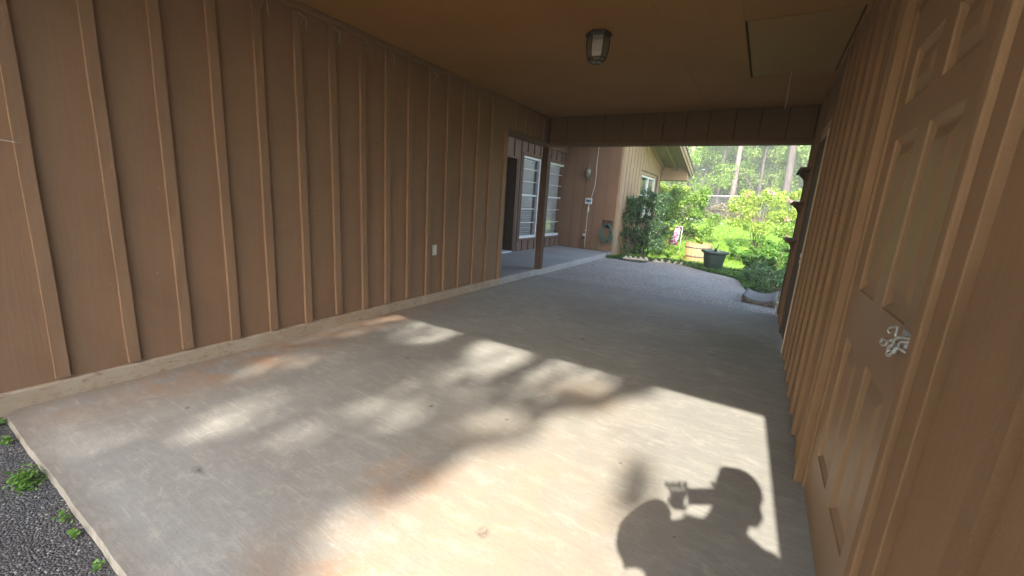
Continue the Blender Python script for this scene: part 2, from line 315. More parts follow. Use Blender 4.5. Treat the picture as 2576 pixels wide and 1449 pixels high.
def add_tube(bm, pts, rad, sides=8, cap=True):
    pts = [Vector(p) for p in pts]; rings = []
    rads = rad if isinstance(rad, (list, tuple)) else [rad]*len(pts)
    up = None
    for i, p in enumerate(pts):
        d = (pts[min(i+1, len(pts)-1)] - pts[max(i-1, 0)])
        if d.length < 1e-9: d = Vector((0, 0, 1))
        d.normalize()
        if up is None: up = d.orthogonal().normalized()
        up = (up - d*up.dot(d)); up = up.normalized() if up.length > 1e-6 else d.orthogonal().normalized()
        s2 = d.cross(up)
        rings.append([bm.verts.new(p + (up*math.cos(2*math.pi*k/sides) + s2*math.sin(2*math.pi*k/sides))*rads[i]) for k in range(sides)])
    for a, b in zip(rings, rings[1:]):
        for k in range(sides): bm.faces.new((a[k], a[(k+1) % sides], b[(k+1) % sides], b[k]))
    if cap: bm.faces.new(list(reversed(rings[0]))); bm.faces.new(rings[-1])
def tube(name, pts, rad, mat, parent=None, sides=8):
    bm = bmesh.new(); add_tube(bm, pts, rad, sides); return bm_obj(name, bm, MAT[mat], parent, True)
def add_lathe(bm, prof, cx, cy, sides=24, cap=True):
    rings = [[bm.verts.new((cx+r*math.cos(2*math.pi*k/sides), cy+r*math.sin(2*math.pi*k/sides), z)) for k in range(sides)] for r, z in prof]
    for a, b in zip(rings, rings[1:]):
        for k in range(sides): bm.faces.new((a[k], a[(k+1) % sides], b[(k+1) % sides], b[k]))
    if cap: bm.faces.new(list(reversed(rings[0]))); bm.faces.new(rings[-1])
def lathe(name, prof, cx, cy, mat, parent=None, sides=24, smooth=True, cap=True):
    bm = bmesh.new(); add_lathe(bm, prof, cx, cy, sides, cap); return bm_obj(name, bm, MAT[mat], parent, smooth)
def prism_obj(name, poly, axis, a, b, mat, parent=None):
    """poly: 2D outline; extruded along axis between a and b"""
    bm = bmesh.new()
    def v3(p, t): return {'x': (t, p[0], p[1]), 'y': (p[0], t, p[1]), 'z': (p[0], p[1], t)}[axis]
    A = [bm.verts.new(v3(p, a)) for p in poly]; B = [bm.verts.new(v3(p, b)) for p in poly]
    bm.faces.new(A); bm.faces.new(list(reversed(B)))
    for i in range(len(poly)): j = (i+1) % len(poly); bm.faces.new((A[i], A[j], B[j], B[i]))
    return bm_obj(name, bm, MAT[mat], parent)

def quads_mesh(name, V, nq):      # V: (nq*4,3)
    me = bpy.data.meshes.new(name); me.vertices.add(nq*4); me.vertices.foreach_set('co', V.astype(np.float32).ravel())
    me.loops.add(nq*4); me.loops.foreach_set('vertex_index', np.arange(nq*4, dtype=np.int32))
    me.polygons.add(nq); me.polygons.foreach_set('loop_start', np.arange(0, nq*4, 4, dtype=np.int32))
    me.update(calc_edges=True); return me
def leaf_verts(P, size, aspect=0.5, upbias=0.3, jitter=0.35, tdir=None):
    n = len(P)
    d = rng.normal(size=(n, 3)); 
    if tdir is not None: d = d*0.5 + tdir
    d /= np.linalg.norm(d, axis=1)[:, None]
    nn = rng.normal(size=(n, 3)); nn[:, 2] = np.abs(nn[:, 2]) + upbias
    s = np.cross(d, nn); s /= (np.linalg.norm(s, axis=1)[:, None] + 1e-9)
    L = size*(1 + jitter*rng.uniform(-1, 1, n))[:, None]; W = L*aspect*.5
    q = np.empty((n, 4, 3)); nrm = np.cross(s, d)
    q[:, 0] = P - d*L*.5; q[:, 2] = P + d*L*.5; q[:, 1] = P + s*W + nrm*L*.1 - d*L*.06; q[:, 3] = P - s*W + nrm*L*.1 - d*L*.06
    return q.reshape(-1, 3)
def leaves(name, P, size, mat, parent=None, **kw):
    P = np.asarray(P); V = leaf_verts(P, size, **kw); return link(name, quads_mesh(name, V, len(P)), MAT[mat], parent)
def clump_pts(centers, rad, n, shell=0.55):
    centers = np.asarray(centers, float); k = rng.integers(0, len(centers), n)
    d = rng.normal(size=(n, 3)); d /= np.linalg.norm(d, axis=1)[:, None]
    r = (shell + (1-shell)*rng.uniform(0, 1, n))*rng.uniform(.75, 1.1, n)
    rad = np.asarray(rad, float)
    rr = rad[k] if rad.ndim == 2 else (rad[k][:, None] if rad.ndim == 1 and len(rad) == len(centers) and len(centers) != 3 else rad)
    return centers[k] + d*r[:, None]*rr

# ------------------------------------------------------------------ ground
def gz(x, y):
    return -0.03 if y < 10.2 else (-0.03 + 0.055*(y-10.2) if y < 30 else 1.06 + 0.03*(y-30))
def sheet(name, xs, ys, f, mat, label, kind='structure'):
    V = [(x, y, f(x, y)) for y in ys for x in xs]; nx = len(xs)
    F = [(j*nx+i, j*nx+i+1, (j+1)*nx+i+1, (j+1)*nx+i) for j in range(len(ys)-1) for i in range(nx-1)]
    me = bpy.data.meshes.new(name); me.from_pydata(V, [], F); me.update()
    return tag(link(name, me, MAT[mat]), label, kind=kind)
xs = list(np.linspace(-58, 58, 30)); ys = [-48, -30, -12, -2, 4, 10.2] + list(np.linspace(12, 40, 15)) + [60, 90, 110]
sheet('ground', xs, ys, lambda x, y: gz(x, y) - (.12 if y < 8 else .03), 'soil', 'bare soil and leaf litter ground around the house')
sheet('lawn', list(np.linspace(-9, 12, 30)), list(np.linspace(10.75, 27.5, 24)), lambda x, y: gz(x, y)+.006*math.sin(x*3)*math.cos(y*2)+.01, 'lawn', 'bright sunlit lawn behind the patio')
box('driveway', -9, 4, -14, 0.335, -.4, -0.040, 'asphalt'); tag(bpy.data.objects['driveway'], 'dark asphalt driveway meeting the slab edge', kind='structure')
# carport slab with a slightly ragged front edge
bm = bmesh.new()
front = []; xx = -3.24; ej = 0
while xx < 0.42:
    ej = ej*.8 + random.uniform(-.0022, .0022); front.append((xx, 0.337 + ej + (0.03 if xx < -3.2 else 0))); xx += 0.045
ring = front + [(0.42, 0.335), (0.42, 6.29), (-3.24, 6.29)]
top = [bm.verts.new((x, y, 0)) for x, y in ring]; bot = [bm.verts.new((x, y-(.012 if y < .4 else 0), -.1)) for x, y in ring]
ft = bm.faces.new(top)
for i in range(len(ring)): j = (i+1) % len(ring); bm.faces.new((top[i], bot[i], bot[j], top[j]))
bmesh.ops.bevel(bm, geom=[e for e in ft.edges if all(v.co.y < .4 for v in e.verts)], offset=.006, segments=2, affect='EDGES', clamp_overlap=True)
tag(bm_obj('carport_slab', bm, MAT['slab']), 'stained grey concrete slab of the carport floor', kind='structure')
# aggregate patio with its curved garden edge
edge = [(-3.24, 6.305), (.32, 6.305), (.36, 7.2), (.30, 7.74), (.06, 7.72), (-.06, 7.9), (-.11, 8.2), (-.14, 8.6), (-.19, 8.97), (-.28, 9.25), (-.42, 9.45), (-.62, 9.62), (-.88, 9.8), (-1.13, 10.05), (-1.4, 10.3), (-1.7, 10.45), (-2.2, 10.4), (-2.7, 10.15), (-3.0, 9.98), (-3.24, 9.9)]
bm = bmesh.new(); A = [bm.verts.new((x, y, -.008)) for x, y in edge]; B = [bm.verts.new((x, y, -.1)) for x, y in edge]; bm.faces.new(A)
for i in range(len(A)): j = (i+1) % len(A); bm.faces.new((A[i], B[i], B[j], A[j]))
tag(bm_obj('patio', bm, MAT['aggregate']), 'exposed aggregate patio beyond the carport slab', kind='structure')
box('porch_slab', -5.2, -3.24, 5.11, 10.4, -.1, .1, 'porch_slab', bevel=.012, seg=2); tag(bpy.data.objects['porch_slab'], 'raised concrete porch slab below the windows', kind='structure')

# loose asphalt chips next to the slab (real relief in the near corner)
def chips(n, x0, x1, y0, y1, z, smin, smax, mat):
    c = rng.uniform((x0, y0), (x1, y1), (n, 2)); s = rng.uniform(smin, smax, n)
    tet = np.array([(1, 0, 0), (-.5, .85, 0), (-.5, -.85, 0), (0.1, 0.1, .8)])
    V = np.empty((n, 4, 3)); a = rng.uniform(0, 6.28, n); ca, sa = np.cos(a), np.sin(a)
    for k in range(4):
        j = 1 + rng.uniform(-.3, .3, n)
        V[:, k, 0] = c[:, 0] + s*j*(tet[k, 0]*ca - tet[k, 1]*sa); V[:, k, 1] = c[:, 1] + s*j*(tet[k, 0]*sa + tet[k, 1]*ca); V[:, k, 2] = z + s*j*tet[k, 2]*.7 + (-.002 if k < 3 else 0)
    tri = np.array([(0, 1, 3), (1, 2, 3), (2, 0, 3)]); F = (np.arange(n)[:, None, None]*4 + tri).reshape(-1)
    me = bpy.data.meshes.new('asphalt_chips'); me.vertices.add(n*4); me.vertices.foreach_set('co', V.astype(np.float32).ravel())
    me.loops.add(n*9); me.loops.foreach_set('vertex_index', F.astype(np.int32)); me.polygons.add(n*3); me.polygons.foreach_set('loop_start', np.arange(0, n*9, 3, dtype=np.int32)); me.update(calc_edges=True)
    return link('asphalt_chips', me, MAT[mat])
tag(chips(16000, -3.9, -1.4, -.6, .328, -.040, .0015, .0042, 'chip'), 'loose dark stone chips of the driveway surface', kind='stuff')

# ------------------------------------------------------------------ left wall
XL = -3.26
LW = empty('carport_wall', (XL, 2.2, 0), 'long brown board and batten wall along the left of the carport', 'wall')
box('siding', XL-.14, XL, -.72, 5.11, .1, 2.6, 'paint', LW)
box('foundation_curb', XL-.14, -3.24, .30, 5.11, -.1, .10, 'curb', LW, .012, 2)
box('end_board', XL-.001, XL+.022, 5.03, 5.118, .1, 2.21, 'batten', LW, .003)
def batten_mesh(name, w_, t_, h_, wob=0.0022):
    bm = bmesh.new(); n = 9; rings = []
    for i in range(n+1):
        z = h_*i/n; o1 = random.uniform(-wob, wob); o2 = random.uniform(-wob*.7, wob*.7)
        rings.append([bm.verts.new(p) for p in ((0, -w_/2+o1, z), (t_+random.uniform(-.002, .002), -w_/2+o1, z), (t_+random.uniform(-.002, .002), w_/2+o2, z), (0, w_/2+o2, z))])
    for a, b in zip(rings, rings[1:]):
        for k in range(4): bm.faces.new((a[k], a[(k+1) % 4], b[(k+1) % 4], b[k]))
    bm.faces.new(rings[0]); bm.faces.new(rings[-1])
    bmesh.ops.recalc_face_normals(bm, faces=bm.faces); me = bpy.data.meshes.new(name); bm.to_mesh(me); bm.free(); me.materials.append(MAT['batten']); return me
bms = [batten_mesh('batten', .056, .027, 2.44) for _ in range(5)]
def put(me, name, loc, parent, rot=(0, 0, 0), scale=(1, 1, 1)):
    o = bpy.data.objects.new(name, me); o.parent = parent; o.location = Vector(loc) - origin_of(parent); o.rotation_euler = rot; o.scale = scale; COL.objects.link(o); return o
ybat = [.566-.2975*3, .566-.2975*2, .566, .878, 1.165, 1.47, 1.756, 2.056, 2.355, 2.653, 2.939, 3.24, 3.54, 3.84, 4.13, 4.43, 4.73]
for i, y in enumerate(ybat):
    put(bms[i % 5], 'batten', (XL-.0005, y, .112+random.uniform(-.008, .008)), LW, (random.uniform(-.002, .002), 0, 0))
box('top_trim', XL, XL+.035, -.72, 6.39, 2.552, 2.599, 'paint', LW, .008, 2)
# opening onto the porch: lintel with short boards above
box('lintel', XL-.10, XL+.028, 5.11, 6.33, 2.15, 2.222, 'porch_wood', LW, .004)
box('lintel_board', XL-.08, XL-.001, 5.112, 6.38, 2.222, 2.599, 'paint', LW)
for y in (5.30, 5.60, 5.90, 6.19):
    box('batten', XL-.002, XL+.019, y-.022, y+.022, 2.223, 2.552, 'batten', LW, .002)
MH = empty('main_house', (-8, 2, 0), 'main house body and low roof behind the left carport wall', 'house')
box('wall', -12, XL-.142, -.72, -.60, -.1, 2.6, 'paint', MH); box('wall', -12, -4.89, 5.0, 5.1, -.1, 2.6, 'paint', MH)
prism_obj('roof_covering', [(-1.3, 2.6), (-1.3, 2.68), (3.4, 3.75), (8.2, 4.36), (8.2, 4.28), (3.4, 3.60), (5.0, 2.66), (5.0, 2.6)], 'x', -12, -3.61, 'rooftile', MH)
# wire hook on the first batten
hk = empty('wire_hook', (XL+.02, .56, 1.38), 'looped white string tied round the nearest batten of the left wall', 'string')
tube('loop', [(XL+.022, .56+.014*math.cos(a), 1.392+.012*math.sin(a)) for a in np.linspace(0, 5.8, 12)], .0022, 'web', hk, 5)
tube('cord', [(XL+.024, .565, 1.38), (XL+.03, .53, 1.383), (XL+.03, .47, 1.39), (XL+.03, .38, 1.42), (XL+.02, .2, 1.45)], .002, 'web', hk, 5)
# wall socket with ivory cover
ou = empty('wall_outlet', (XL, 3.665, .56), 'ivory blank socket cover low on the left wall between two battens', 'outlet')
box('cover_plate', XL-.001, XL+.009, 3.626, 3.702, .562, .684, 'ivory', ou, .004, 2); box('socket_face', XL+.008, XL+.012, 3.648, 3.68, .585, .66, 'white_plastic', ou, .002)
# cobwebs at the heads of the battens
for k, y in enumerate([1.756, 2.056, 2.355, 2.653, 2.939, 3.54]):
    bm = bmesh.new()
    for q in range(3):
        y0 = y + random.uniform(.0, .04); add_tube(bm, [(XL+.022, y0, 2.545-random.uniform(0, .02)), (XL+.05+.01*q, y0+.03, 2.50), (XL+.022, y0+.03+.02*q, 2.46-.02*q)], .0006, 4)
    tag(bm_obj('cobweb', bm, MAT['web']), 'thin cobweb strand under the top trim of the left wall, %s from the entry' % ['first', 'second', 'third', 'fourth', 'fifth', 'sixth'][k], 'cobweb', 'cobwebs under the left wall trim')

# ------------------------------------------------------------------ right wall, doors
XR = .36
RW = empty('storage_wall', (XR, 3, 0), 'brown board and batten storage wall along the right edge with two doors', 'wall')
for a, b, z0 in ((-.72, 1.25, 0), (1.25, 2.31, 2.10), (2.31, 4.45, 0), (4.45, 5.33, 2.10), (5.33, 6.40, 0)):
    box('siding', XR, XR+.12, a, b, z0+.012, 2.6, 'paint_right', RW)
bmr = [batten_mesh('batten', .050, .021, 2.55, .003) for _ in range(4)]
for me in bmr: me.materials.clear(); me.materials.append(MAT['paint_right'])
for i, y in enumerate([-.40, -.10, .24, .545, .845, 2.50, 2.80, 3.10, 3.40, 3.70, 4.0, 4.3, 5.47, 5.75, 6.03]):
    put(bmr[i % 4], 'batten', (XR+.0005, y, .014), RW, (0, 0, math.pi))
for z0, ya, yb in ((2.10, 1.2, 2.36), (2.07, 4.40, 5.38)): pass
# main door
D0, D1 = 1.345, 2.22
box('casing', XR-.020, XR+.02, D0-.230, D0-.146, 0.01, 2.14, 'paint_right', RW, .003)      # flat casing board, near side
box('casing', XR-.020, XR+.02, D1+.080, D1+.165, 0.01, 2.14, 'paint_right', RW, .004)
box('casing', XR-.0225, XR+.02, D0-.230, D1+.165, 2.141, 2.21, 'paint_right', RW, .004)
box('brick_mould', XR-.034, XR+.02, D0-.145, D0-.098, 0.01, 2.10, 'paint_right', RW, .006, 3)
box('jamb', XR+.0, XR+.11, D0-.097, D0-.006, 0.01, 2.09, 'paint_right', RW, .002)
box('brick_mould', XR-.034, XR+.02, D1+.036, D1+.078, 0.01, 2.10, 'paint_right', RW, .006, 3)
box('jamb', XR-.004, XR+.11, D1+.006, D1+.034, 0.01, 2.09, 'paint_right', RW, .009, 3)
box('jamb', XR-.010, XR+.11, D0-.006, D1+.006, 2.045, 2.09, 'paint_right', RW, .006, 2)
DX = XR + .006
def panel_door(y0, y1, z0, z1, x, name, parent, mat):
    bm = bmesh.new()
    st = .118; mid = (y0+y1)/2; mw = .056
    cols = [(y0+st, mid-mw), (mid+mw, y1-st)]; rows = [(.252, .80), (1.0, 1.572), (1.69, 1.88)]
    ys_ = sorted({y0, y1, *[c for q in cols for c in q]}); zs_ = sorted({z0, z1, *[c for q in rows for c in q]})
    gv = {}
    def V(y, z, dx=0): 
        k = (round(y, 4), round(z, 4), round(dx, 4)); 
        if k not in gv: gv[k] = bm.verts.new((x+dx, y, z))
        return gv[k]
    for i in range(len(ys_)-1):
        for j in range(len(zs_)-1):
            a, b, c, d = ys_[i], ys_[i+1], zs_[j], zs_[j+1]
            if any(abs(a-q[0]) < 1e-6 for q in cols) and any(abs(c-q[0]) < 1e-6 for q in rows):
                prev = (a, b, c, d, 0)
                for ins, dx in ((.004, .006), (.022, .016), (.032, .016), (.070, .003)):
                    cur = (a+ins, b-ins, c+ins, d-ins, dx)
                    P0 = [V(prev[0], prev[2], prev[4]), V(prev[1], prev[2], prev[4]), V(prev[1], prev[3], prev[4]), V(prev[0], prev[3], prev[4])]
                    P1 = [V(cur[0], cur[2], cur[4]), V(cur[1], cur[2], cur[4]), V(cur[1], cur[3], cur[4]), V(cur[0], cur[3], cur[4])]
                    for k in range(4): bm.faces.new((P0[k], P0[(k+1) % 4], P1[(k+1) % 4], P1[k]))
                    prev = cur
                bm.faces.new(P1)
            else: bm.faces.new((V(a, c), V(b, c), V(b, d), V(a, d)))
    outer = [V(y0, z0), V(y1, z0), V(y1, z1), V(y0, z1)]; back = [bm.verts.new((x+.04, y, z)) for y, z in ((y0, z0), (y1, z0), (y1, z1), (y0, z1))]
    bm.faces.new(back)
    o = bm_obj(name, bm, MAT[mat], parent); return o
dr = panel_door(D0, D1, .012, 2.04, DX, 'door', RW, 'door')
tag(dr, 'brown six panel door with a steel hasp'); 
for z in (.32, 1.02, 1.78): box('hinge', DX-.008, DX+.002, D1-.002, D1+.012, z, z+.09, 'paint_right', dr, .003)
box('door_edge', DX+.002, DX+.04, D0-.005, D0-.001, .012, 2.04, 'dark_wood', dr)
# galvanised gate latch fork on the door
def flat_loop(bm, path, rad): add_tube(bm, path, rad, 8)
bm = bmesh.new(); LY, LZ = 1.345, .985; lx = DX-.022
def arc(cy, cz, r, a0, a1, x=lx, n=10, ry=1): return [(x, cy+r*math.cos(t), cz+r*ry*math.sin(t)) for t in np.linspace(R(a0), R(a1), n)]
LP = {'hook': [(1.429, .98), (1.45, .982), (1.438, .993), (1.408, 1.003), (1.376, 1.009), (1.374, .999), (1.381, .989), (1.365, .983)],
 'loop': [(1.252, 1.010), (1.287, 1.004), (1.336, .993), (1.362, .98), (1.364, .97), (1.342, .966), (1.321, .967)], 'eye': [(1.253, 1.001), (1.303, .990), (1.318, .977), (1.302, .971), (1.255, .976)],
 'ring': [(1.40, .961), (1.402, .955), (1.417, .948), (1.437, .943), (1.454, .944), (1.458, .949), (1.448, .957), (1.429, .963), (1.40, .962)], 'arm': [(1.363, .98), (1.378, .961), (1.404, .941), (1.404, .928), (1.386, .929), (1.368, .94), (1.342, .966)],
 'ring2': [(1.374, .962), (1.398, .952), (1.401, .945), (1.38, .944)], 'stub': [(1.33, .969), (1.331, .95)], 'link': [(1.40, .962), (1.368, .975)]}
for k, (nm_, pp_) in enumerate(LP.items()):
    x_ = .334 - .0022*(k % 4); add_tube(bm, [(x_, y_, z_) for y_, z_ in pp_], {'stub': .0065, 'loop': .0045, 'arm': .0045}.get(nm_, .0036), 8)
hs = bm_obj('latch', bm, MAT['galv'], dr, True)
bm = bmesh.new(); add_tube(bm, [(.332, 1.288, .984), (.36, 1.288, .984)], .008, 12); bm_obj('latch_bolt', bm, MAT['galv'], dr, True)
box('latch_plate', .340, .345, 1.262, 1.36, .972, 1.012, 'galv', dr, .003, 2)
# second door, a little ajar with a bare edge
d2 = box('door', XR-.006, XR+.034, 4.50, 5.27, .02, 2.02, 'dark_wood', RW, .003); tag(d2, 'flat dark green brown door with a bare pale edge')
box('door_edge', XR-.030, XR-.007, 4.462, 4.50, .02, 2.02, 'pale_wood', d2, .003)
for y, z in ((4.66, .925), (4.63, .875)):
    bm = bmesh.new(); add_tube(bm, [(XR-.02, y+.018*math.cos(t), z+.016*math.sin(t)) for t in np.linspace(.4, 5.9, 12)], .005, 6); bm_obj('latch', bm, MAT['white_plastic'], d2, True)
box('casing', XR-.020, XR+.02, 4.39, 4.461, 0.01, 2.10, 'paint_right', RW, .003); box('casing', XR-.020, XR+.02, 5.275, 5.35, 0.01, 2.10, 'dark_wood', RW, .003)
box('casing', XR-.0205, XR+.02, 4.39, 5.35, 2.101, 2.17, 'paint_right', RW, .003); box('corner_board', XR-.02, XR+.13, 6.30, 6.42, .012, 2.6, 'dark_wood', RW, .004)
for i, (zt_, ny) in enumerate(((1.80, 'highest'), (1.435, 'middle'), (1.015, 'lowest'))):
    sh = empty('wall_shelf', (XR-.06, 6.0, zt_-.2), '%s of the three dark wooden shelves at the far end of the right wall' % ny, 'shelf', 'wooden shelves at the wall end')
    box('board', .238, XR-.021, 5.55, 6.28, zt_-.022, zt_+.006, 'dark_wood', sh, .004, 2)
    for yb in (5.80, 6.20):
        prof = [(XR-.021, zt_-.022), (.27, zt_-.022), (.272, zt_-.04)] + [(.275+.062*math.sin(t), zt_-.045-.15*(1-math.cos(t))) for t in np.linspace(.1, 1.5, 7)] + [(XR-.021, zt_-.215)]
        prism_obj('bracket', prof, 'y', yb-.012, yb+.012, 'dark_wood', sh)

# ------------------------------------------------------------------ ceiling, roof, header
RF = empty('carport_roof', (-1.4, 3, 2.6), 'low brown painted plywood carport ceiling with attic hatch', 'roof')
g = .0009; ZC = 2.6
HX0, HX1, HY0, HY1 = -.335, .325, 3.60, 4.97
cols_ = [(-3.40, -2.095, (-.70, 1.81, 4.25, 6.45)), (-2.095, -.875, (-.70, 1.81, 4.25, 6.45))]
pan = [(a, b, ys_[i], ys_[i+1]) for a, b, ys_ in cols_ for i in range(3)]
pan += [(-.875, .48, -.70, 1.2), (-.875, HX0-.014, 1.2, 5.07), (HX0-.014, .48, 1.2, HY0-.010), (HX1+.010, .48, HY0-.010, 5.07), (HX0-.014, HX1+.010, HY1+.016, 5.07), (-.875, .48, 5.07, 6.45)]
for a, b, c_, d_ in pan: box('ceiling_panel', a+g, b-g, c_+g, d_-g, ZC, ZC+.012, 'ceiling', RF)
ht = box('attic_hatch', HX0+.004, HX1-.004, HY0+.004, HY1-.004, ZC-.004, ZC+.014, 'hatch', RF, .003); tag(ht, 'square cut attic hatch panel'); ht.rotation_euler = (0, R(.25), 0)
box('roof_deck', -3.5, .62, -.70, 6.72, ZC+.03, ZC+.16, 'dark_wood', RF)
box('roof_covering', -3.6, .72, -.80, 6.80, ZC+.165, ZC+.185, 'rooftile', RF)
box('fascia', -3.5, .62, -.745, -.703, 2.50, ZC+.16, 'paint', RF, .004); box('fascia', -3.5, .62, 6.73, 6.765, 2.5, ZC+.16, 'paint', RF, .004)
pc = tube('pull_cord', [(-.01, 4.86, 2.596), (-.012, 4.862, 2.48), (-.006, 4.87, 2.36), (-.01, 4.872, 2.27)], .0022, 'web', sides=6); tag(pc, 'thin pull cord hanging from the attic hatch', 'cord')
HD = empty('header_beam', (-1.4, 6.38, 2.16), 'dark boarded header beam across the far end of the carport', 'beam')
gx = [-3.215, -2.925, -2.622, -2.307, -2.019, -1.727, -1.436, -1.132, -.844, -.532, -.245, .052, .338]
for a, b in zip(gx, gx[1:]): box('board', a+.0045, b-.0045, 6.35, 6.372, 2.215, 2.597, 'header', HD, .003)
box('backing', -3.30, .358, 6.368, 6.46, 2.2, 2.6, 'interior', HD)
box('bottom_trim', -3.22, .355, 6.325, 6.49, 2.155, 2.198, 'porch_wood', HD, .006, 2); box('bottom_rail', -3.22, .355, 6.338, 6.36, 2.199, 2.214, 'header', HD, .003)
po = box('porch_post', -3.325, -3.215, 6.34, 6.45, .1, 2.15, 'dark_wood', bevel=.004); tag(po, 'dark square wooden porch post standing on the porch edge', 'post')

# lantern on the ceiling
LX, LYY = -1.37, 3.42
CL = empty('ceiling_lantern', (LX, LYY, 2.38), 'black six sided ceiling lantern with seeded glass hanging under the carport ceiling', 'lamp')
def hexp(r, z, k, rot=R(18)): return (LX+r*math.cos(rot+k*math.pi/3), LYY+r*math.sin(rot+k*math.pi/3), z)
def hexring(name, rr, par=CL):
    bm = bmesh.new(); rings = [[bm.verts.new(hexp(r, z, k)) for k in range(6)] for r, z in rr]
    for a, b in zip(rings, rings[1:]):
        for k in range(6): bm.faces.new((a[k], a[(k+1) % 6], b[(k+1) % 6], b[k]))
    bm.faces.new(rings[0]); bm.faces.new(rings[-1]); return bm_obj(name, bm, MAT['black_metal'], par)
hexring('top_plate', [(.098, 2.600), (.104, 2.594), (.104, 2.578), (.090, 2.568), (.088, 2.562)])
lp = [(.087, 2.568), (.090, 2.53), (.089, 2.49), (.083, 2.45), (.073, 2.415)]
for k in range(6):
    tube('rib', [hexp(r, z, k) for r, z in lp], .0045, 'black_metal', CL, 6)
    bm = bmesh.new(); pa = [(bm.verts.new(hexp(r-.002, z, k)), bm.verts.new(hexp(r-.002, z, k+1))) for r, z in lp]
    for (a, b), (c_, d_) in zip(pa, pa[1:]): bm.faces.new((a, b, d_, c_))
    bm_obj('pane', bm, MAT['lamp_glass'], CL)
    bm = bmesh.new(); add_tube(bm, [hexp(.073, 2.413, k), hexp(.073, 2.413, k+1)], .0045, 6); add_tube(bm, [hexp(.056, 2.388, k), hexp(.056, 2.388, k+1)], .004, 6); add_tube(bm, [hexp(.073, 2.413, k), hexp(.056, 2.388, k)], .0035, 6)
    bm_obj('bottom_frame', bm, MAT['black_metal'], CL)
bm = bmesh.new(); bm.faces.new([bm.verts.new(hexp(.055, 2.389, k)) for k in range(6)]); bm_obj('bottom_pane', bm, MAT['lamp_glass'], CL)
lathe('finial', [(.002, 2.372), (.006, 2.378), (.004, 2.384), (.008, 2.392)], LX, LYY, 'black_metal', CL, 10)
lathe('bulb', [(.004, 2.44), (.018, 2.45), (.026, 2.475), (.02, 2.505), (.012, 2.53), (.012, 2.565)], LX, LYY, 'white_plastic', CL, 14)

# ------------------------------------------------------------------ porch recess with door and two windows
XP = -4.78
PW = empty('porch_wall', (XP, 8.5, .1), 'brown porch wall with a dark door and two tall white framed windows', 'wall')
box('siding', XP-.1, XP, 5.0, 7.05, .1, 2.53, 'porch_wood', PW)
WIN = [(8.235, 9.075), (9.53, 10.455)]
for a, b, z0, z1 in ((8.02, WIN[0][0], .1, 2.53), (WIN[0][1], WIN[1][0], .1, 2.53), (WIN[1][1], 10.62, .1, 2.53), (WIN[0][0], WIN[0][1], .1, .385), (WIN[1][0], WIN[1][1], .1, .385), (WIN[0][0], WIN[0][1], 2.23, 2.53), (WIN[1][0], WIN[1][1], 2.23, 2.53), (7.05, 8.02, 2.12, 2.53)):
    box('siding', XP-.1, XP, a, b, z0, z1, 'porch_wood', PW)
box('top_beam', XP-.1, XP+.06, 5.0, 10.4, 2.531, 2.68, 'porch_wood', PW, .004)
for y in [5.3, 5.6, 5.9, 6.2, 6.5, 6.8] + [7.22, 7.52, 7.82] + [8.125, 8.40, 8.70, 9.0, 9.30, 9.6, 9.9, 10.2, 10.48]:
    zlo = .1 if y < 7.0 else (2.16 if y < 8.02 else (.1 if y < 8.2 or 9.09 < y < 9.5 or y > 10.47 else None))
    if zlo is not None: box('batten', XP, XP+.03, y-.02, y+.02, zlo+.004, 2.529, 'porch_wood', PW, .002)
    else:
        box('batten', XP, XP+.03, y-.02, y+.02, 2.262, 2.529, 'porch_wood', PW, .002); box('batten', XP, XP+.03, y-.02, y+.02, .104, .335, 'porch_wood', PW, .002)
# door, recessed
box('jamb', XP-.24, XP+.02, 7.93, 8.02, .1, 2.12, 'dark_wood', PW, .003); box('jamb', XP-.24, XP+.02, 6.96, 7.05, .1, 2.12, 'dark_wood', PW, .003); box('casing', XP-.24, XP+.02, 6.96, 8.02, 2.121, 2.17, 'porch_wood', PW, .003)
box('casing', XP+.002, XP+.022, 8.021, 8.075, .1, 2.17, 'porch_wood', PW, .003)
dd = box('door', XP-.26, XP-.22, 7.05, 7.93, .13, 2.119, 'dark_wood', PW, .003); tag(dd, 'dark glazed porch door half hidden behind the wall end')
bm = bmesh.new(); add_box(bm, XP-.219, XP-.215, 7.22, 7.76, .45, 1.98); bm_obj('pane', bm, MAT['glass'], dd)
box('pane_backing', XP-.2199, XP-.2192, 7.23, 7.75, .46, 1.97, 'interior', dd)
for z in (.74, 1.05, 1.36, 1.67): box('muntin', XP-.214, XP-.206, 7.22, 7.76, z-.01, z+.01, 'dark_wood', dd)
box('threshold', XP-.27, XP+.03, 7.06, 7.92, .1, .128, 'white_paint', PW, .004)
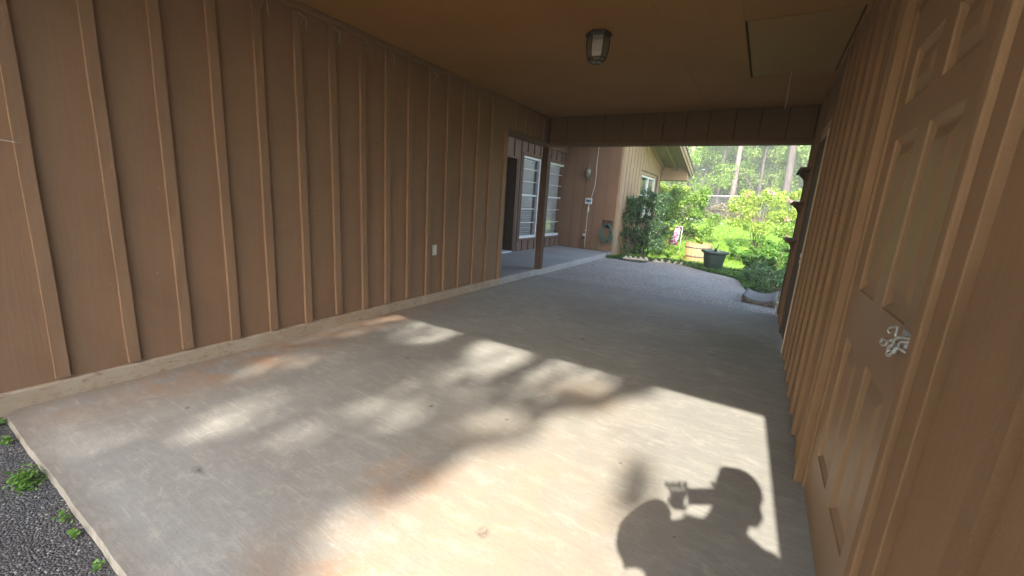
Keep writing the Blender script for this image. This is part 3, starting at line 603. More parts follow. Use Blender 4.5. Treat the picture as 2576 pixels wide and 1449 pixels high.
for wi, (a, b) in enumerate(WIN):
    wf = empty('window', (XP, (a+b)/2, .385), None); wf.parent = PW; wf.location = Vector((XP, (a+b)/2, .385)) - PW.location
    tag(wf, ['tall white framed window with blinds, left of the porch post', 'tall white framed window with blinds, right of the porch post'][wi])
    z0, z1 = .385, 2.23
    bm = bmesh.new()
    for q in ((a, a+.035, z0, z1), (b-.045, b, z0, z1), (a+.035, b-.045, z1-.04, z1), (a+.035, b-.045, z0, z0+.06)): add_box(bm, XP-.075, XP-.004, q[0], q[1], q[2], q[3])
    bm_obj('frame', bm, MAT['white_paint'], wf)
    bm = bmesh.new()
    for q in (.30, 1.37, 1.02) if 0 else (z0+.36, z0+.68, ): add_box(bm, XP-.05, XP-.04, a+.035, b-.045, q-.008, q+.008)
    for q in (z0+1.30, z0+1.58): add_box(bm, XP-.05, XP-.04, a+.035, b-.045, q-.008, q+.008)
    add_box(bm, XP-.05, XP-.030, a+.035, b-.045, z0+.975, z0+1.01)
    bm_obj('muntin', bm, MAT['white_paint'], wf)
    bm = bmesh.new(); add_box(bm, XP-.056, XP-.052, a+.03, b-.04, z0+.05, z1-.03); bm_obj('pane', bm, MAT['glass'], wf)
    bm = bmesh.new(); zz = z0+.075
    while zz < z1-.08:
        sag = random.uniform(-.004, .004)
        vs = add_box(bm, XP-.100, XP-.066, a+.05, b-.16, zz, zz+.003)
        for v in vs: v.co.z += (v.co.x-(XP-.083))*.72 + sag*(v.co.y-a)*(2.5 if zz < 1.1 else .6)
        zz += .029
    add_box(bm, XP-.105, XP-.065, a+.045, b-.15, z1-.085, z1-.055)
    o = bm_obj('blind', bm, MAT['blind'], wf); tag(o, kind='stuff')
    box('room_backing', XP-.60, XP-.58, a-.3, b+.3, .1, 2.5, 'room', wf)
    bm = bmesh.new(); add_tube(bm, [(XP-.075, b-.24, z1-.09), (XP-.075, b-.24, z0+.95)], .004, 5); bm_obj('blind_wand', bm, MAT['white_paint'], wf)
    box('sill', XP-.02, XP+.045, a-.09, b+.03, z0-.045, z0-.002, 'porch_wood', wf, .004)
    box('casing', XP+.001, XP+.022, a-.055, a-.002, z0, z1+.03, 'porch_wood', wf, .003); box('casing', XP+.001, XP+.022, b+.002, b+.05, z0, z1+.03, 'porch_wood', wf, .003)
    box('casing', XP+.001, XP+.0215, a-.055, b+.05, z1+.031, z1+.085, 'porch_wood', wf, .003)
PR = empty('porch_roof', (-4.1, 8.4, 2.9), 'dark porch roof over the windows', 'roof')
box('soffit', -5.3, -3.35, 5.0, 10.39, 2.92, 2.95, 'dark_wood', PR); box('roof_covering', -5.4, -3.30, 5.0, 10.39, 2.96, 3.02, 'rooftile', PR)
box('siding', XP-.1, XP, 5.0, 10.4, 2.69, 2.918, 'porch_wood', PR)

# ------------------------------------------------------------------ house wing beyond the porch
WG = empty('house_wing', (-4.2, 12.6, 0), 'brown gabled house wing with a white window beyond the porch', 'house')
YW, XG = 10.4, -3.22
gxx = [-5.05, -4.745, -4.443, -4.14, -3.842, -3.544, -3.26]
for a, b in zip(gxx, gxx[1:]): box('board', a+.004, b-.004, YW, YW+.02, .105 if b < -3.3 else .0, 3.3, 'wing_wood', WG, .003)
box('backing', -5.05, XG-.03, YW+.016, YW+.1, .0, 3.3, 'interior', WG)
box('corner_board', XG-.04, XG+.022, YW-.002, YW+.06, -.03, 3.55, 'tan_wood', WG, .004)
def zr(y): return 3.10 - .23*(y-13.1)
GW0, GW1, GZ1 = 12.30, 14.02, 2.19
def gwall(a, b, z0, z1=None):
    prism_obj('wall', [(a, z0), (b, z0), (b, z1 if z1 else zr(b)-.02), (a, z1 if z1 else zr(a)-.02)], 'x', XG-.1, XG, 'dark_wood', WG)  # dark paint stands for the shade in the gaps between boards
gwall(YW+.06, GW0, -.05); gwall(GW0, GW1, -.05, .95); gwall(GW0, GW1, GZ1); gwall(GW1, 14.85, -.05)
y = YW+.20
while y < 14.8:
    z0, z1 = -.02, zr(y)-.12
    if GW0-.19 < y < GW1+.19: z0 = GZ1+.125
    box('batten', XG, XG+.030, y-.118, y+.118, z0, z1, 'tan_wood', WG, .003); y += .3
gw = empty('window', (XG, 13.15, .95)); gw.parent = WG; gw.location = Vector((XG, 13.15, .95)) - WG.location; tag(gw, 'white framed double window in the gable wall behind the bush')
for q in ((GW0, GW0+.05), (13.13, 13.21), (GW1-.06, GW1)): box('frame', XG-.05, XG+.006, q[0], q[1], .95, GZ1, 'white_paint', gw, .003)
for q in ((GW0+.05, 13.13), (13.21, GW1-.06)):
    box('frame', XG-.05, XG+.006, q[0], q[1], GZ1-.05, GZ1, 'white_paint', gw); box('frame', XG-.05, XG+.006, q[0], q[1], .95, 1.0, 'white_paint', gw); box('muntin', XG-.03, XG-.008, q[0], q[1], 1.62, 1.645, 'white_paint', gw)
    box('pane', XG-.036, XG-.031, q[0], q[1], 1.0, GZ1-.05, 'glass', gw)
box('blind', XG-.12, XG-.115, GW0, GW1, .95, GZ1, 'room', gw)
box('casing', XG+.001, XG+.022, GW0-.09, GW1+.09, GZ1+.002, GZ1+.10, 'tan_wood', gw, .003); box('casing', XG+.001, XG+.022, GW0-.09, GW0-.002, .9, GZ1, 'tan_wood', gw, .003); box('casing', XG+.001, XG+.022, GW1+.002, GW1+.09, .9, GZ1, 'tan_wood', gw, .003)
def sloped(name, x0, x1, y0, y1, dz0, dz1, mat, par):   # a member that follows the roof slope
    bm = bmesh.new(); vs = []
    A = [bm.verts.new(p) for p in ((x0, y0, zr(y0)+dz0), (x1, y0, zr(y0)+dz0), (x1, y0, zr(y0)+dz1), (x0, y0, zr(y0)+dz1))]
    B = [bm.verts.new(p) for p in ((x0, y1, zr(y1)+dz0), (x1, y1, zr(y1)+dz0), (x1, y1, zr(y1)+dz1), (x0, y1, zr(y1)+dz1))]
    bm.faces.new(A); bm.faces.new(B[::-1])
    for k in range(4): bm.faces.new((A[k], B[k], B[(k+1) % 4], A[(k+1) % 4]))
    return bm_obj(name, bm, MAT[mat], par)
XO = -2.35
sloped('rake_board', XG+.001, XG+.045, 8.2, 14.95, -.11, -.002, 'tan_wood', WG)
sloped('rafter', -2.81, -2.74, 8.2, 14.95, -.13, -.002, 'olive_wood', WG); sloped('rafter', XO-.075, XO-.03, 8.2, 15.0, -.12, -.002, 'olive_wood', WG)
sloped('fascia', XO-.028, XO+.005, 8.2, 15.55, -.20, .03, 'tan_wood', WG); sloped('fascia_trim', XO+.006, XO+.03, 8.2, 15.6, -.10, .045, 'tan_wood', WG)
y = 8.2
while y < 15.4: sloped('soffit_board', XG-.1, XO-.03, y, y+.135, .0, .018, 'olive_wood', WG); y += .14
sloped('roof_covering', -6.0, XO+.05, 8.2, 15.62, .05, .09, 'rooftile', WG)
prism_obj('roof_covering', [(8.2, zr(8.2)+.02), (8.2, zr(8.2)+.09), (3.6, 3.17), (3.6, 3.10)], 'x', -6.0, XO+.05, 'rooftile', WG)
prism_obj('gable_wall', [(4.2, 3.03), (YW-.01, 3.03), (YW-.01, zr(YW)-.02), (8.2, zr(8.2)-.02), (4.2, 3.2)], 'x', XG-.1, XG, 'tan_wood', WG)
box('eave_box', XG-.06, XO-.06, 14.96, 15.5, 2.235, 2.66, 'tan_wood', WG, .004)
box('eave_box', -6.0, XG-.06, 14.96, 15.5, 2.235, 2.66, 'tan_wood', WG, .004)

# fittings on the wing wall
wl = empty('wall_lantern', (-4.04, YW, 1.84), 'aged brass urn shaped wall lantern on the brown wing wall', 'lamp')
ly = YW-.11
bm = bmesh.new(); add_tube(bm, [(-4.02, YW-.0, 1.90), (-4.02, YW-.02, 1.90)], .04, 12); bm_obj('backplate', bm, MAT['bronze'], wl, True)
tube('arm', [(-4.02, YW-.02, 1.90), (-4.03, YW-.06, 1.87), (-4.04, ly, 1.89)], .009, 'bronze', wl)
lathe('lamp_glass', [(.02, 1.93), (.05, 1.98), (.068, 2.05), (.07, 2.09), (.062, 2.13)], -4.04, ly, 'lamp_glass', wl, 12)
lathe('lamp_base', [(.004, 1.845), (.014, 1.87), (.022, 1.89), (.03, 1.915), (.022, 1.935)], -4.04, ly, 'bronze', wl, 12)
lathe('lamp_cap', [(.068, 2.125), (.072, 2.14), (.045, 2.17), (.02, 2.19), (.026, 2.20), (.008, 2.22), (.012, 2.235), (.003, 2.275)], -4.04, ly, 'bronze', wl, 12)
for k in range(6):
    a = k*math.pi/3; tube('rib', [(-4.04+r*math.cos(a), ly+r*math.sin(a), z) for r, z in ((.024, 1.93), (.054, 1.98), (.072, 2.05), (.074, 2.09), (.066, 2.13))], .0035, 'bronze', wl, 5)
tb = empty('timer_box', (-3.99, YW, 1.27), 'small white timer box with blue panel and dark display on the wing wall', 'timer')
box('case', -4.078, -3.895, YW-.045, YW-.001, 1.272, 1.425, 'white_plastic', tb, .008, 2); box('panel', -4.06, -3.915, YW-.048, YW-.0455, 1.322, 1.382, 'blue_panel', tb); box('display', -4.005, -3.965, YW-.051, YW-.0485, 1.335, 1.37, 'dark_screen', tb)
box('display', -4.05, -4.02, YW-.048, YW-.0455, 1.40, 1.412, 'dark_screen', tb)
tag(tube('cable', [(-3.857, YW-.012, 3.28), (-3.857, YW-.012, 2.73), (-3.87, YW-.012, 2.3), (-3.862, YW-.012, 2.0), (-3.86, YW-.012, 1.755), (-3.895, YW-.012, 1.58), (-3.925, YW-.014, 1.43)], .0075, 'white_plastic'), 'white cable running down the wing wall to the timer box', 'cable')
cd = empty('conduit', (-3.99, YW, .1), 'thin grey conduit with white clips rising from the porch to the timer box', 'conduit')
tube('pipe', [(-3.985, YW-.014, .105), (-3.985, YW-.014, .6), (-3.99, YW-.014, 1.06), (-3.99, YW-.014, 1.2)], .009, 'ivory', cd)
for z in (.58, 1.06): box('clip', -4.012, -3.962, YW-.026, YW-.002, z, z+.018, 'white_plastic', cd, .002)
lathe('cable_end', [(.008, 1.08), (.024, 1.11), (.018, 1.17), (.010, 1.2), (.014, 1.265)], -3.965, YW-.03, 'white_plastic', cd, 8)
ot = empty('outdoor_outlet', (-4.03, YW, .36), 'small white socket with a black plug on the wing wall by the conduit', 'outlet')
box('socket', -4.05, -3.998, YW-.03, YW-.001, .44, .50, 'white_plastic', ot, .004); box('plug', -4.075, -4.01, YW-.05, YW-.002, .355, .425, 'black_plastic', ot, .008, 2)
tube('plug_cord', [(-4.06, YW-.04, .365), (-4.09, YW-.03, .30), (-4.06, YW-.02, .2), (-4.0, YW-.02, .11)], .005, 'black_plastic', ot)
# hose hanger and hose
hh = empty('hose_hanger', (-3.42, YW, .74), 'black lattice hose hanger on the corner of the wing wall', 'hanger')
tube('rim', [(-3.545, YW-.03, .885), (-3.30, YW-.03, .885), (-3.28, YW-.06, .77), (-3.55, YW-.06, .76), (-3.545, YW-.03, .885)], .007, 'black_plastic', hh, 6)
for k in range(5):
    x = -3.55+.055*k; tube('bar', [(x, YW-.05, .765), (x+.06, YW-.03, .885)], .0045, 'black_plastic', hh, 5); tube('bar', [(x+.06, YW-.052, .765), (x, YW-.032, .885)], .0045, 'black_plastic', hh, 5)
box('back', -3.50, -3.34, YW-.02, YW-.001, .70, .80, 'black_plastic', hh, .006)
bm = bmesh.new()
for k in range(6):
    rx, rz, cz, cx = random.uniform(.105, .155), random.uniform(.18, .27), 0, -3.42+random.uniform(-.02, .03)
    cz = .80-rz
    add_tube(bm, [(cx+rx*math.cos(t), YW-.04-.012*k+.01*math.sin(3*t), cz+rz*math.sin(t)) for t in np.linspace(0, 2*math.pi, 22)], .0085, 6)
add_tube(bm, [(-3.28, YW-.08, .76), (-3.22, YW-.09, .5), (-3.20, YW-.10, .25), (-3.21, YW-.12, .12), (-3.3, YW-.16, .115)], .0085, 6)
add_tube(bm, [(-3.53, YW-.08, .74), (-3.60, YW-.09, .45), (-3.62, YW-.10, .22), (-3.56, YW-.13, .115), (-3.4, YW-.2, .113), (-3.27, YW-.28, .113), (-3.21, YW-.34, .06), (-3.12, YW-.38, .01)], .0085, 6)
tag(bm_obj('garden_hose', bm, MAT['hose'], None, True), 'teal green garden hose coiled on the black wall hanger', 'hose')
bm = bmesh.new()
add_tube(bm, [(-3.14, 9.98, .004), (-2.98, 9.99, .004), (-2.8, 9.96, .004), (-2.6, 9.90, .004), (-2.42, 9.93, .004), (-2.28, 10.02, .004), (-2.24, 10.14, .004), (-2.4, 10.2, .004), (-2.62, 10.1, .004), (-2.82, 10.02, .014), (-3.0, 10.02, .012), (-3.15, 10.05, .004)], .0095, 6)
add_tube(bm, [(-2.9, 9.93, .004), (-2.6, 9.82, .004), (-2.36, 9.84, .004), (-2.27, 9.93, .006), (-2.4, 9.98, .014)], .0095, 6)
tag(bm_obj('garden_hose', bm, MAT['hose_dark'], None, True), 'dark hose lying in flat loops on the patio by the bush', 'hose')

# ------------------------------------------------------------------ garden pieces
ebs = [(-2.78, 10.13), (-2.68, 10.19), (-2.57, 10.25), (-2.46, 10.31), (-2.35, 10.36), (-2.12, 10.45), (-1.98, 10.48), (-1.82, 10.51), (-1.66, 10.51), (-1.52, 10.45), (-1.38, 10.40)]
bm = bmesh.new(); add_box(bm, -.055, .055, -.035, .035, -.055, .055); bmesh.ops.bevel(bm, geom=list(bm.edges), offset=.006, affect='EDGES', segments=1)
me = bpy.data.meshes.new('edging_brick'); bm.to_mesh(me); bm.free(); me.materials.append(MAT['stone'])
for i, (x, y) in enumerate(ebs):
    o = bpy.data.objects.new('edging_brick', me); o.location = (x, y, .005 + (.008 if i < 5 else -.012)); o.rotation_euler = (random.uniform(-.1, .1), R(45)+random.uniform(-.1, .1), random.uniform(-.2, .4)); COL.objects.link(o)
    tag(o, ('%s pale tilted edging brick from the hose hanger in the row before the dark bush' if i < 5 else '%s half sunk weathered edging brick, counted from the bush towards the barrel') % ['first', 'second', 'third', 'fourth', 'fifth', 'first', 'second', 'third', 'fourth', 'fifth', 'sixth'][i], 'brick', 'edging bricks along the patio')
# splash block
bm = bmesh.new(); nx, ny = 9, 7; g_ = []
c0, c1, c2, c3 = Vector((-.10, 6.92, 0)), Vector((.33, 6.80, 0)), Vector((.38, 7.70, 0)), Vector((-.05, 7.60, 0))
for j in range(ny+1):
    for i in range(nx+1):
        u, v = i/nx, j/ny; p = (c0*(1-u)+c1*u)*(1-v)+(c3*(1-u)+c2*u)*v
        edge_ = abs(u-.5)*2; p.z = .06 + .045*edge_**3 - .02*(1-edge_**2) + .012*v; g_.append(bm.verts.new(p))
for j in range(ny):
    for i in range(nx): a = j*(nx+1)+i; bm.faces.new((g_[a], g_[a+1], g_[a+nx+2], g_[a+nx+1]))
ex = bmesh.ops.extrude_face_region(bm, geom=list(bm.faces))
for v in [q for q in ex['geom'] if isinstance(q, bmesh.types.BMVert)]: v.co.z = -.02
tag(bm_obj('splash_block', bm, MAT['splash'], None, True), 'grey hollowed splash block at the far foot of the right wall', 'splash block')
ds = empty('downspout', (.43, 6.62, 0), 'slim pale downspout foot behind the end of the right wall', 'downspout')
tube('pipe', [(.40, 6.60, 2.5), (.40, 6.60, .16), (.37, 6.72, .07), (.33, 6.86, .06)], .03, 'ivory', ds, 8)

# half barrel planter
bx, by = -1.33, 11.45; bz = gz(bx, by)
BP = empty('barrel_planter', (bx, by, bz), 'half barrel wooden planter with iron hoops on the garden edge', 'planter')
NS = 20; prof = [(.265, 0), (.292, .12), (.308, .26), (.315, .44)]
for k in range(NS):
    a0, a1 = 2*math.pi*k/NS+.012, 2*math.pi*(k+1)/NS-.012; bm = bmesh.new(); rr = []
    for r, z in prof: rr.append([bm.verts.new((bx+q*math.cos(a), by+q*math.sin(a), bz+z)) for q, a in ((r, a0), (r, a1), (r-.022, a1), (r-.022, a0))])
    for p, q in zip(rr, rr[1:]):
        for t in range(4): bm.faces.new((p[t], p[(t+1) % 4], q[(t+1) % 4], q[t]))
    bm.faces.new(rr[0]); bm.faces.new(rr[-1]); bm_obj('stave', bm, MAT['barrel'], BP)
for z in (.115, .335):
    r = np.interp(z, [p[1] for p in prof], [p[0] for p in prof]); lathe('hoop', [(r+.001, bz+z-.018), (r+.005, bz+z-.016), (r+.007, bz+z+.016), (r+.002, bz+z+.018)], bx, by, 'iron', BP, 28, cap=False)
lathe('soil_fill', [(.28, bz+.1), (.29, bz+.39)], bx, by, 'soil', BP, 20)
def blades(name, cx, cy, cz, n, L, wd, mat, spread=.9, label=None, cat=None, parent=None, droop=.9, segs=4):
    V = []
    for i in range(n):
        a = random.uniform(0, 6.283); l = L*random.uniform(.6, 1.1); sp_ = spread*random.uniform(.4, 1)
        d = np.array([math.cos(a), math.sin(a), 0]); sd_ = np.array([-math.sin(a), math.cos(a), 0]); p = np.array([cx, cy, cz], float)+d*.02
        el = R(80-45*sp_); pr = p; w0 = wd*.5
        for s_ in range(segs):
            q = pr + (d*math.cos(el) + np.array([0, 0, math.sin(el)]))*l/segs; w1 = wd*(1.2 if s_ == 0 else 1-s_/segs)*.5 if s_ < segs-1 else .001
            V += [pr-sd_*w0, pr+sd_*w0, q+sd_*w1, q-sd_*w1]; pr = q; w0 = w1; el -= droop*sp_*.8
    V = np.array(V); o = link(name, quads_mesh(name, V, len(V)//4), MAT[mat], parent)
    return tag(o, label, cat)
blades('leafy_plant', bx+.02, by-.02, bz+.39, 26, .36, .075, 'leaf_yellow', label='bright green broad leaved plant growing in the half barrel', cat='plant')
# dark green pot
px_, py_ = -.83, 10.22
PT = empty('plant_pot', (px_, py_, 0), 'tall dark green square rimmed pot standing at the patio edge', 'pot')
def sq(r, z, n=4, rot=R(28)):
    out = []
    for k in range(32):
        a = 2*math.pi*k/32; rr = r*(1/max(abs(math.cos(a)), abs(math.sin(a))))**.35; out.append((px_+rr*math.cos(a+rot), py_+rr*math.sin(a+rot), z))
    return out
bm = bmesh.new(); pr_ = [(.165, -.03), (.168, .03), (.176, .10), (.183, .11), (.215, .33), (.225, .37), (.262, .378), (.272, .40), (.268, .425), (.245, .43), (.232, .40), (.22, .36)]
rr = [[bm.verts.new(p) for p in sq(r, z)] for r, z in pr_]
for a, b in zip(rr, rr[1:]):
    for k in range(32): bm.faces.new((a[k], a[(k+1) % 32], b[(k+1) % 32], b[k]))
bm.faces.new(rr[0]); bm_obj('pot_body', bm, MAT['pot'], PT, True)
bm = bmesh.new(); bm.faces.new([bm.verts.new(p) for p in sq(.228, .385)]); bm_obj('soil_fill', bm, MAT['soil'], PT)
for k in range(5):     # raised swirl relief on the front
    a = -1.2 + k*.32; tube('relief', [(px_+(.2+.02*t)*math.cos(a-.5+.25*math.sin(5*t)), py_+(.2+.02*t)*math.sin(a-.5+.25*math.sin(5*t)), .14+.18*t) for t in np.linspace(0, 1, 8)], .006, 'pot', PT, 5)
blades('succulent', px_, py_, .385, 13, .30, .03, 'aloe', 1.0, 'dark spiky succulent with arching leaves in the green pot', 'plant', droop=.35)
# shepherd hook with little feeder
hx, hy = -1.25, 14.0; hz = gz(hx, hy)
HK = empty('shepherd_hook', (hx, hy, hz), 'thin iron garden hook standing on the lawn behind the pots', 'hook')
tube('rod', [(hx-.06, hy, hz), (hx-.02, hy, .7), (hx, hy, 1.02)], .006, 'iron', HK, 6); tube('arm', [(hx, hy, 1.02), (hx+.09, hy, 1.04), (hx+.17, hy, 1.02), (hx+.16, hy, .96)], .005, 'iron', HK, 6)
tube('arm', [(hx, hy, 1.02), (hx+.05, hy, .98), (hx+.04, hy, .92)], .005, 'iron', HK, 6); lathe('dish', [(.005, .93), (.07, .95), (.075, .955)], hx+.16, hy, 'white_paint', HK, 12)
# floral flag
fx, fy = -2.02, 12.2
FL = empty('garden_flag', (fx, fy, gz(fx, fy)), 'white garden flag printed with pink flowers beside the bush', 'flag')
bm = bmesh.new(); pts_ = [(-.05, 0.82), (.10, .82), (.05, .30), (-.18, .30)]; n_ = 8; rws = []
for j in range(n_+1):
    t = j/n_; xa = pts_[0][0]*(1-t)+pts_[3][0]*t; xb = pts_[1][0]*(1-t)+pts_[2][0]*t; z = pts_[0][1]*(1-t)+pts_[3][1]*t
    rws.append([bm.verts.new((fx+xa+(xb-xa)*u, fy+.02*math.sin(6*u+3*t)+.02*t, z)) for u in np.linspace(0, 1, 7)])
for a, b in zip(rws, rws[1:]):
    for k in range(6): bm.faces.new((a[k], a[k+1], b[k+1], b[k]))
bmesh.ops.solidify(bm, geom=list(bm.faces), thickness=.002); bm_obj('cloth', bm, MAT['flower_print'], FL, True)
tube('pole', [(fx+.13, fy, gz(fx, fy)), (fx+.13, fy, .83), (fx-.06, fy, .83)], .006, 'white_paint', FL, 6)
# white birdbath basin far on the lawn
bb = lathe('birdbath', [(.10, gz(-3.2, 23)), (.06, gz(-3.2, 23)+.1), (.35, gz(-3.2, 23)+.16), (.42, gz(-3.2, 23)+.22), (.38, gz(-3.2, 23)+.2)], -3.0, 22.5, 'white_paint', sides=20); tag(bb, 'low pale blue white basin lying at the far edge of the lawn', 'basin')

# ------------------------------------------------------------------ plants
def shrub(name, label, cat, cx, cy, rx, ry, z0, z1, n, leafsize, mat, nclump=26, twigs=14, group=None, twigmat='twig', asp=.5, seed=0):
    random.seed(seed+int(abs(cx*100))); E_ = empty(name, (cx, cy, z0), label, cat, group)
    cs, rd = [], []
    for i in range(nclump):
        a = random.uniform(0, 6.283); q = math.sqrt(random.random()); t = random.random()**.8
        wz = .8+.35*math.sin(math.pi*min(.95, t*.8+.12)); cs.append((cx+rx*q*wz*math.cos(a)*.85, cy+ry*q*wz*math.sin(a)*.85, z0+(z1-z0)*(.08+.86*t)))
        rd.append(random.uniform(.09, .30)*(rx+ry)*.5)
    k = rng.integers(0, nclump, n); d = rng.normal(size=(n, 3)); d /= np.linalg.norm(d, axis=1)[:, None]
    P = np.array(cs)[k] + d*(rng.uniform(.35, 1.1, n)*np.array(rd)[k])[:, None]; P[:, 2] = np.maximum(P[:, 2], z0+.02)
    leaves('foliage', P, leafsize, mat, E_, aspect=asp)
    bm = bmesh.new()
    for i in range(twigs):
        c = Vector(cs[i % nclump]); b = Vector((cx+random.uniform(-.25, .25)*rx, cy+random.uniform(-.25, .25)*ry, z0)); mdl = (b+c)/2+Vector((random.uniform(-.1, .1), random.uniform(-.1, .1), .1))*rx
        add_tube(bm, [b, mdl, c, c+(c-b)*.18], [.012*rx+.005, .009*rx+.004, .005, .003], 5)
    if twigs: bm_obj('branches', bm, MAT[twigmat], E_, True)
    return E_
shrub('holly_bush', 'big dark glossy leaved bush against the gable wall', 'bush', -2.74, 11.3, .78, .66, 0, 1.74, 23000, .05, 'leaf_dark', 70, 16, twigmat='bark')
shrub('holly_bush', 'low left part bush with glossy leaves beside the hose hanger', 'bush', -3.05, 10.8, .34, .26, 0, 1.0, 3200, .05, 'leaf_dark', 16, 8)
shrub('spirea_bush', 'yellow green bush in front of the flag, right of the dark bush', 'bush', -2.22, 11.6, .30, .3, 0, .95, 3200, .055, 'leaf_yellow', 16, 8)
shrub('laurel_bush', 'bright sunlit bush behind the flag at the lawn corner', 'bush', -2.45, 15.0, 1.1, .8, gz(0, 15), 1.98, 15000, .08, 'leaf', 40, 12)
shrub('laurel_bush', 'second sunlit yellow green bush left behind the flag', 'bush', -3.6, 16.8, 1.4, .9, gz(0, 16.6), 2.3, 12000, .085, 'leaf_yellow', 36, 12)
shrub('low_plant', 'small green potted looking plant between bush and barrel', 'plant', -1.86, 10.75, .2, .12, 0, .26, 500, .05, 'leaf_weed', 8, 4)
for i, (x, y, r_, mt, lb) in enumerate([(-2.95, 10.45, .16, 'leaf_mid', 'small leafy seedling under the hose hanger'), (-2.5, 10.62, .22, 'leaf_mid', 'low leafy plant just behind the edging bricks'), (-1.6, 10.85, .14, 'leaf_yellow', 'yellow flowering tuft left of the barrel')]):
    shrub('low_plant', lb, 'plant', x, y, r_, r_, 0, .24, 420, .04, mt, 7, 4)
# rose bush, in the sun
rb = shrub('rose_bush', 'large airy yellow green rose bush with pink flowers', 'bush', -.05, 14.6, 1.05, .7, .75, 2.02, 9500, .07, 'leaf_yellow', 46, 0)
bm = bmesh.new()
for i in range(16):
    a = random.uniform(0, 6.283); q = random.uniform(.3, 1.0); t_ = Vector((-.05+q*math.cos(a), 14.6+.5*q*math.sin(a), random.uniform(1.1, 2.1))); b = Vector((-.12+random.uniform(-.08, .08), 14.6, gz(0, 14.6)))
    add_tube(bm, [b, b*.6+t_*.4+Vector((0, 0, .12)), t_], [.012, .008, .003], 5)
bm_obj('stems', bm, MAT['twig'], rb, True)
fc = clump_pts([(-.02, 14.2, 1.98), (.5, 14.3, 1.75), (.55, 14.2, 1.2), (-.55, 14.2, 1.85), (.65, 14.1, .9), (.1, 14.1, 1.9), (.62, 14.2, .75)], [.09]*7, 150, .2); leaves('flowers', fc, .055, 'pink', rb, aspect=.9)
shrub('rose_bush', 'smaller pink flowered rose bush by the wall end', 'bush', .85, 13.2, .5, .5, gz(0, 13.2), 1.45, 2600, .07, 'leaf_yellow', 16, 8)
for i, (x, y, rx_, h_, mt, lb) in enumerate([(-.28, 11.9, .45, .62, 'leaf_weed', 'leafy sunlit perennial clump right behind the green pot'), (.3, 11.2, .5, .75, 'leaf_weed', 'tall leafy perennial clump in the middle of the right bed'), (.62, 12.3, .6, 1.0, 'leaf', 'loose green shrub below the rose flowers'), (.0, 10.4, .38, .42, 'leaf_mid', 'broad leaved plant in the shade of the right bed'), (.75, 10.0, .5, .7, 'leaf_mid', 'shaded leafy shrub against the wall end')]):
    shrub('perennial', lb, 'plant', x, y, rx_, rx_*.8, gz(x, y), gz(x, y)+h_, 2600, .065, mt, 18, 8, 'perennials in the right flower bed')
shrub('boxwood_hedge', 'low dark green hedge shrub at the patio curve', 'hedge', .22, 9.0, .42, .62, -.03, .30, 7000, .035, 'leaf_dark', 34, 4)
shrub('boxwood_hedge', 'dark green ground hugging shrub behind the splash block', 'hedge', .26, 8.15, .24, .30, -.03, .22, 2600, .035, 'leaf_dark', 16, 4)
# ground cover along the patio edge
P = []
for i in range(15000):
    t = random.random()*(len(edge)-7); k = 6+int(t); f = t-int(t)
    if k+1 >= len(edge): continue
    x = edge[k][0]*(1-f)+edge[k+1][0]*f; y = edge[k][1]*(1-f)+edge[k+1][1]*f; o_ = abs(random.gauss(0, .32)); P.append((x+o_*.6+random.uniform(-.05, .05), y+o_+.03, max(gz(x, y), -.01)+random.uniform(.0, .07)))
tag(leaves('ground_cover', P, .04, 'leaf_mid', upbias=1.5), 'low creeping ground cover along the patio edge', kind='stuff')
# lawn blades
n = 52000; X = rng.uniform(-6.5, 6, n); Y = 11.4 + 15*rng.uniform(0, 1, n)**1.25
V = np.empty((n, 4, 3)); Z = np.where(Y < 10.2, -.03, -.03+.055*(Y-10.2)); a = rng.uniform(0, 6.28, n); wd = rng.uniform(.006, .014, n)*(1+(Y-11)/8); hh_ = rng.uniform(.04, .09, n)
V[:, 0] = np.stack([X-wd*np.cos(a), Y-wd*np.sin(a), Z], 1); V[:, 1] = np.stack([X+wd*np.cos(a), Y+wd*np.sin(a), Z], 1)
tx, ty = X+rng.normal(0, .025, n), Y+rng.normal(0, .025, n); V[:, 2] = np.stack([tx+wd*.2, ty, Z+hh_], 1); V[:, 3] = np.stack([tx-wd*.2, ty, Z+hh_], 1)
tag(link('grass', quads_mesh('grass', V.reshape(-1, 3), n), MAT['grass']), 'short bright green grass of the back lawn', kind='stuff')
# weeds at the slab edge
for i, (x, y, r_, n_, lb) in enumerate([(-3.17, .30, .028, 50, 'small weed at the corner of slab and curb'), (-2.93, .29, .026, 40, 'small round leaved weed at the slab edge, second from the wall'), (-2.48, .275, .07, 230, 'largest green weed growing out of the joint at the slab edge'), (-2.09, .30, .03, 22, 'dry yellowish weed at the slab edge below the big one'), (-1.95, .30, .02, 22, 'little clover like weed at the slab edge near the bottom'), (-1.72, .30, .018, 14, 'tiny weed at the slab edge, nearest the photo bottom')]):
    pp = rng.normal(size=(n_, 3))*np.array([r_*.6, r_*.35, .012])+np.array([x, y, -.02]); pp[:, 2] = np.clip(pp[:, 2], -.038, .004)
    tag(leaves('weed', pp, .017, 'leaf_weed', aspect=.8, upbias=1.6), lb, 'weed', 'weeds along the slab edge')
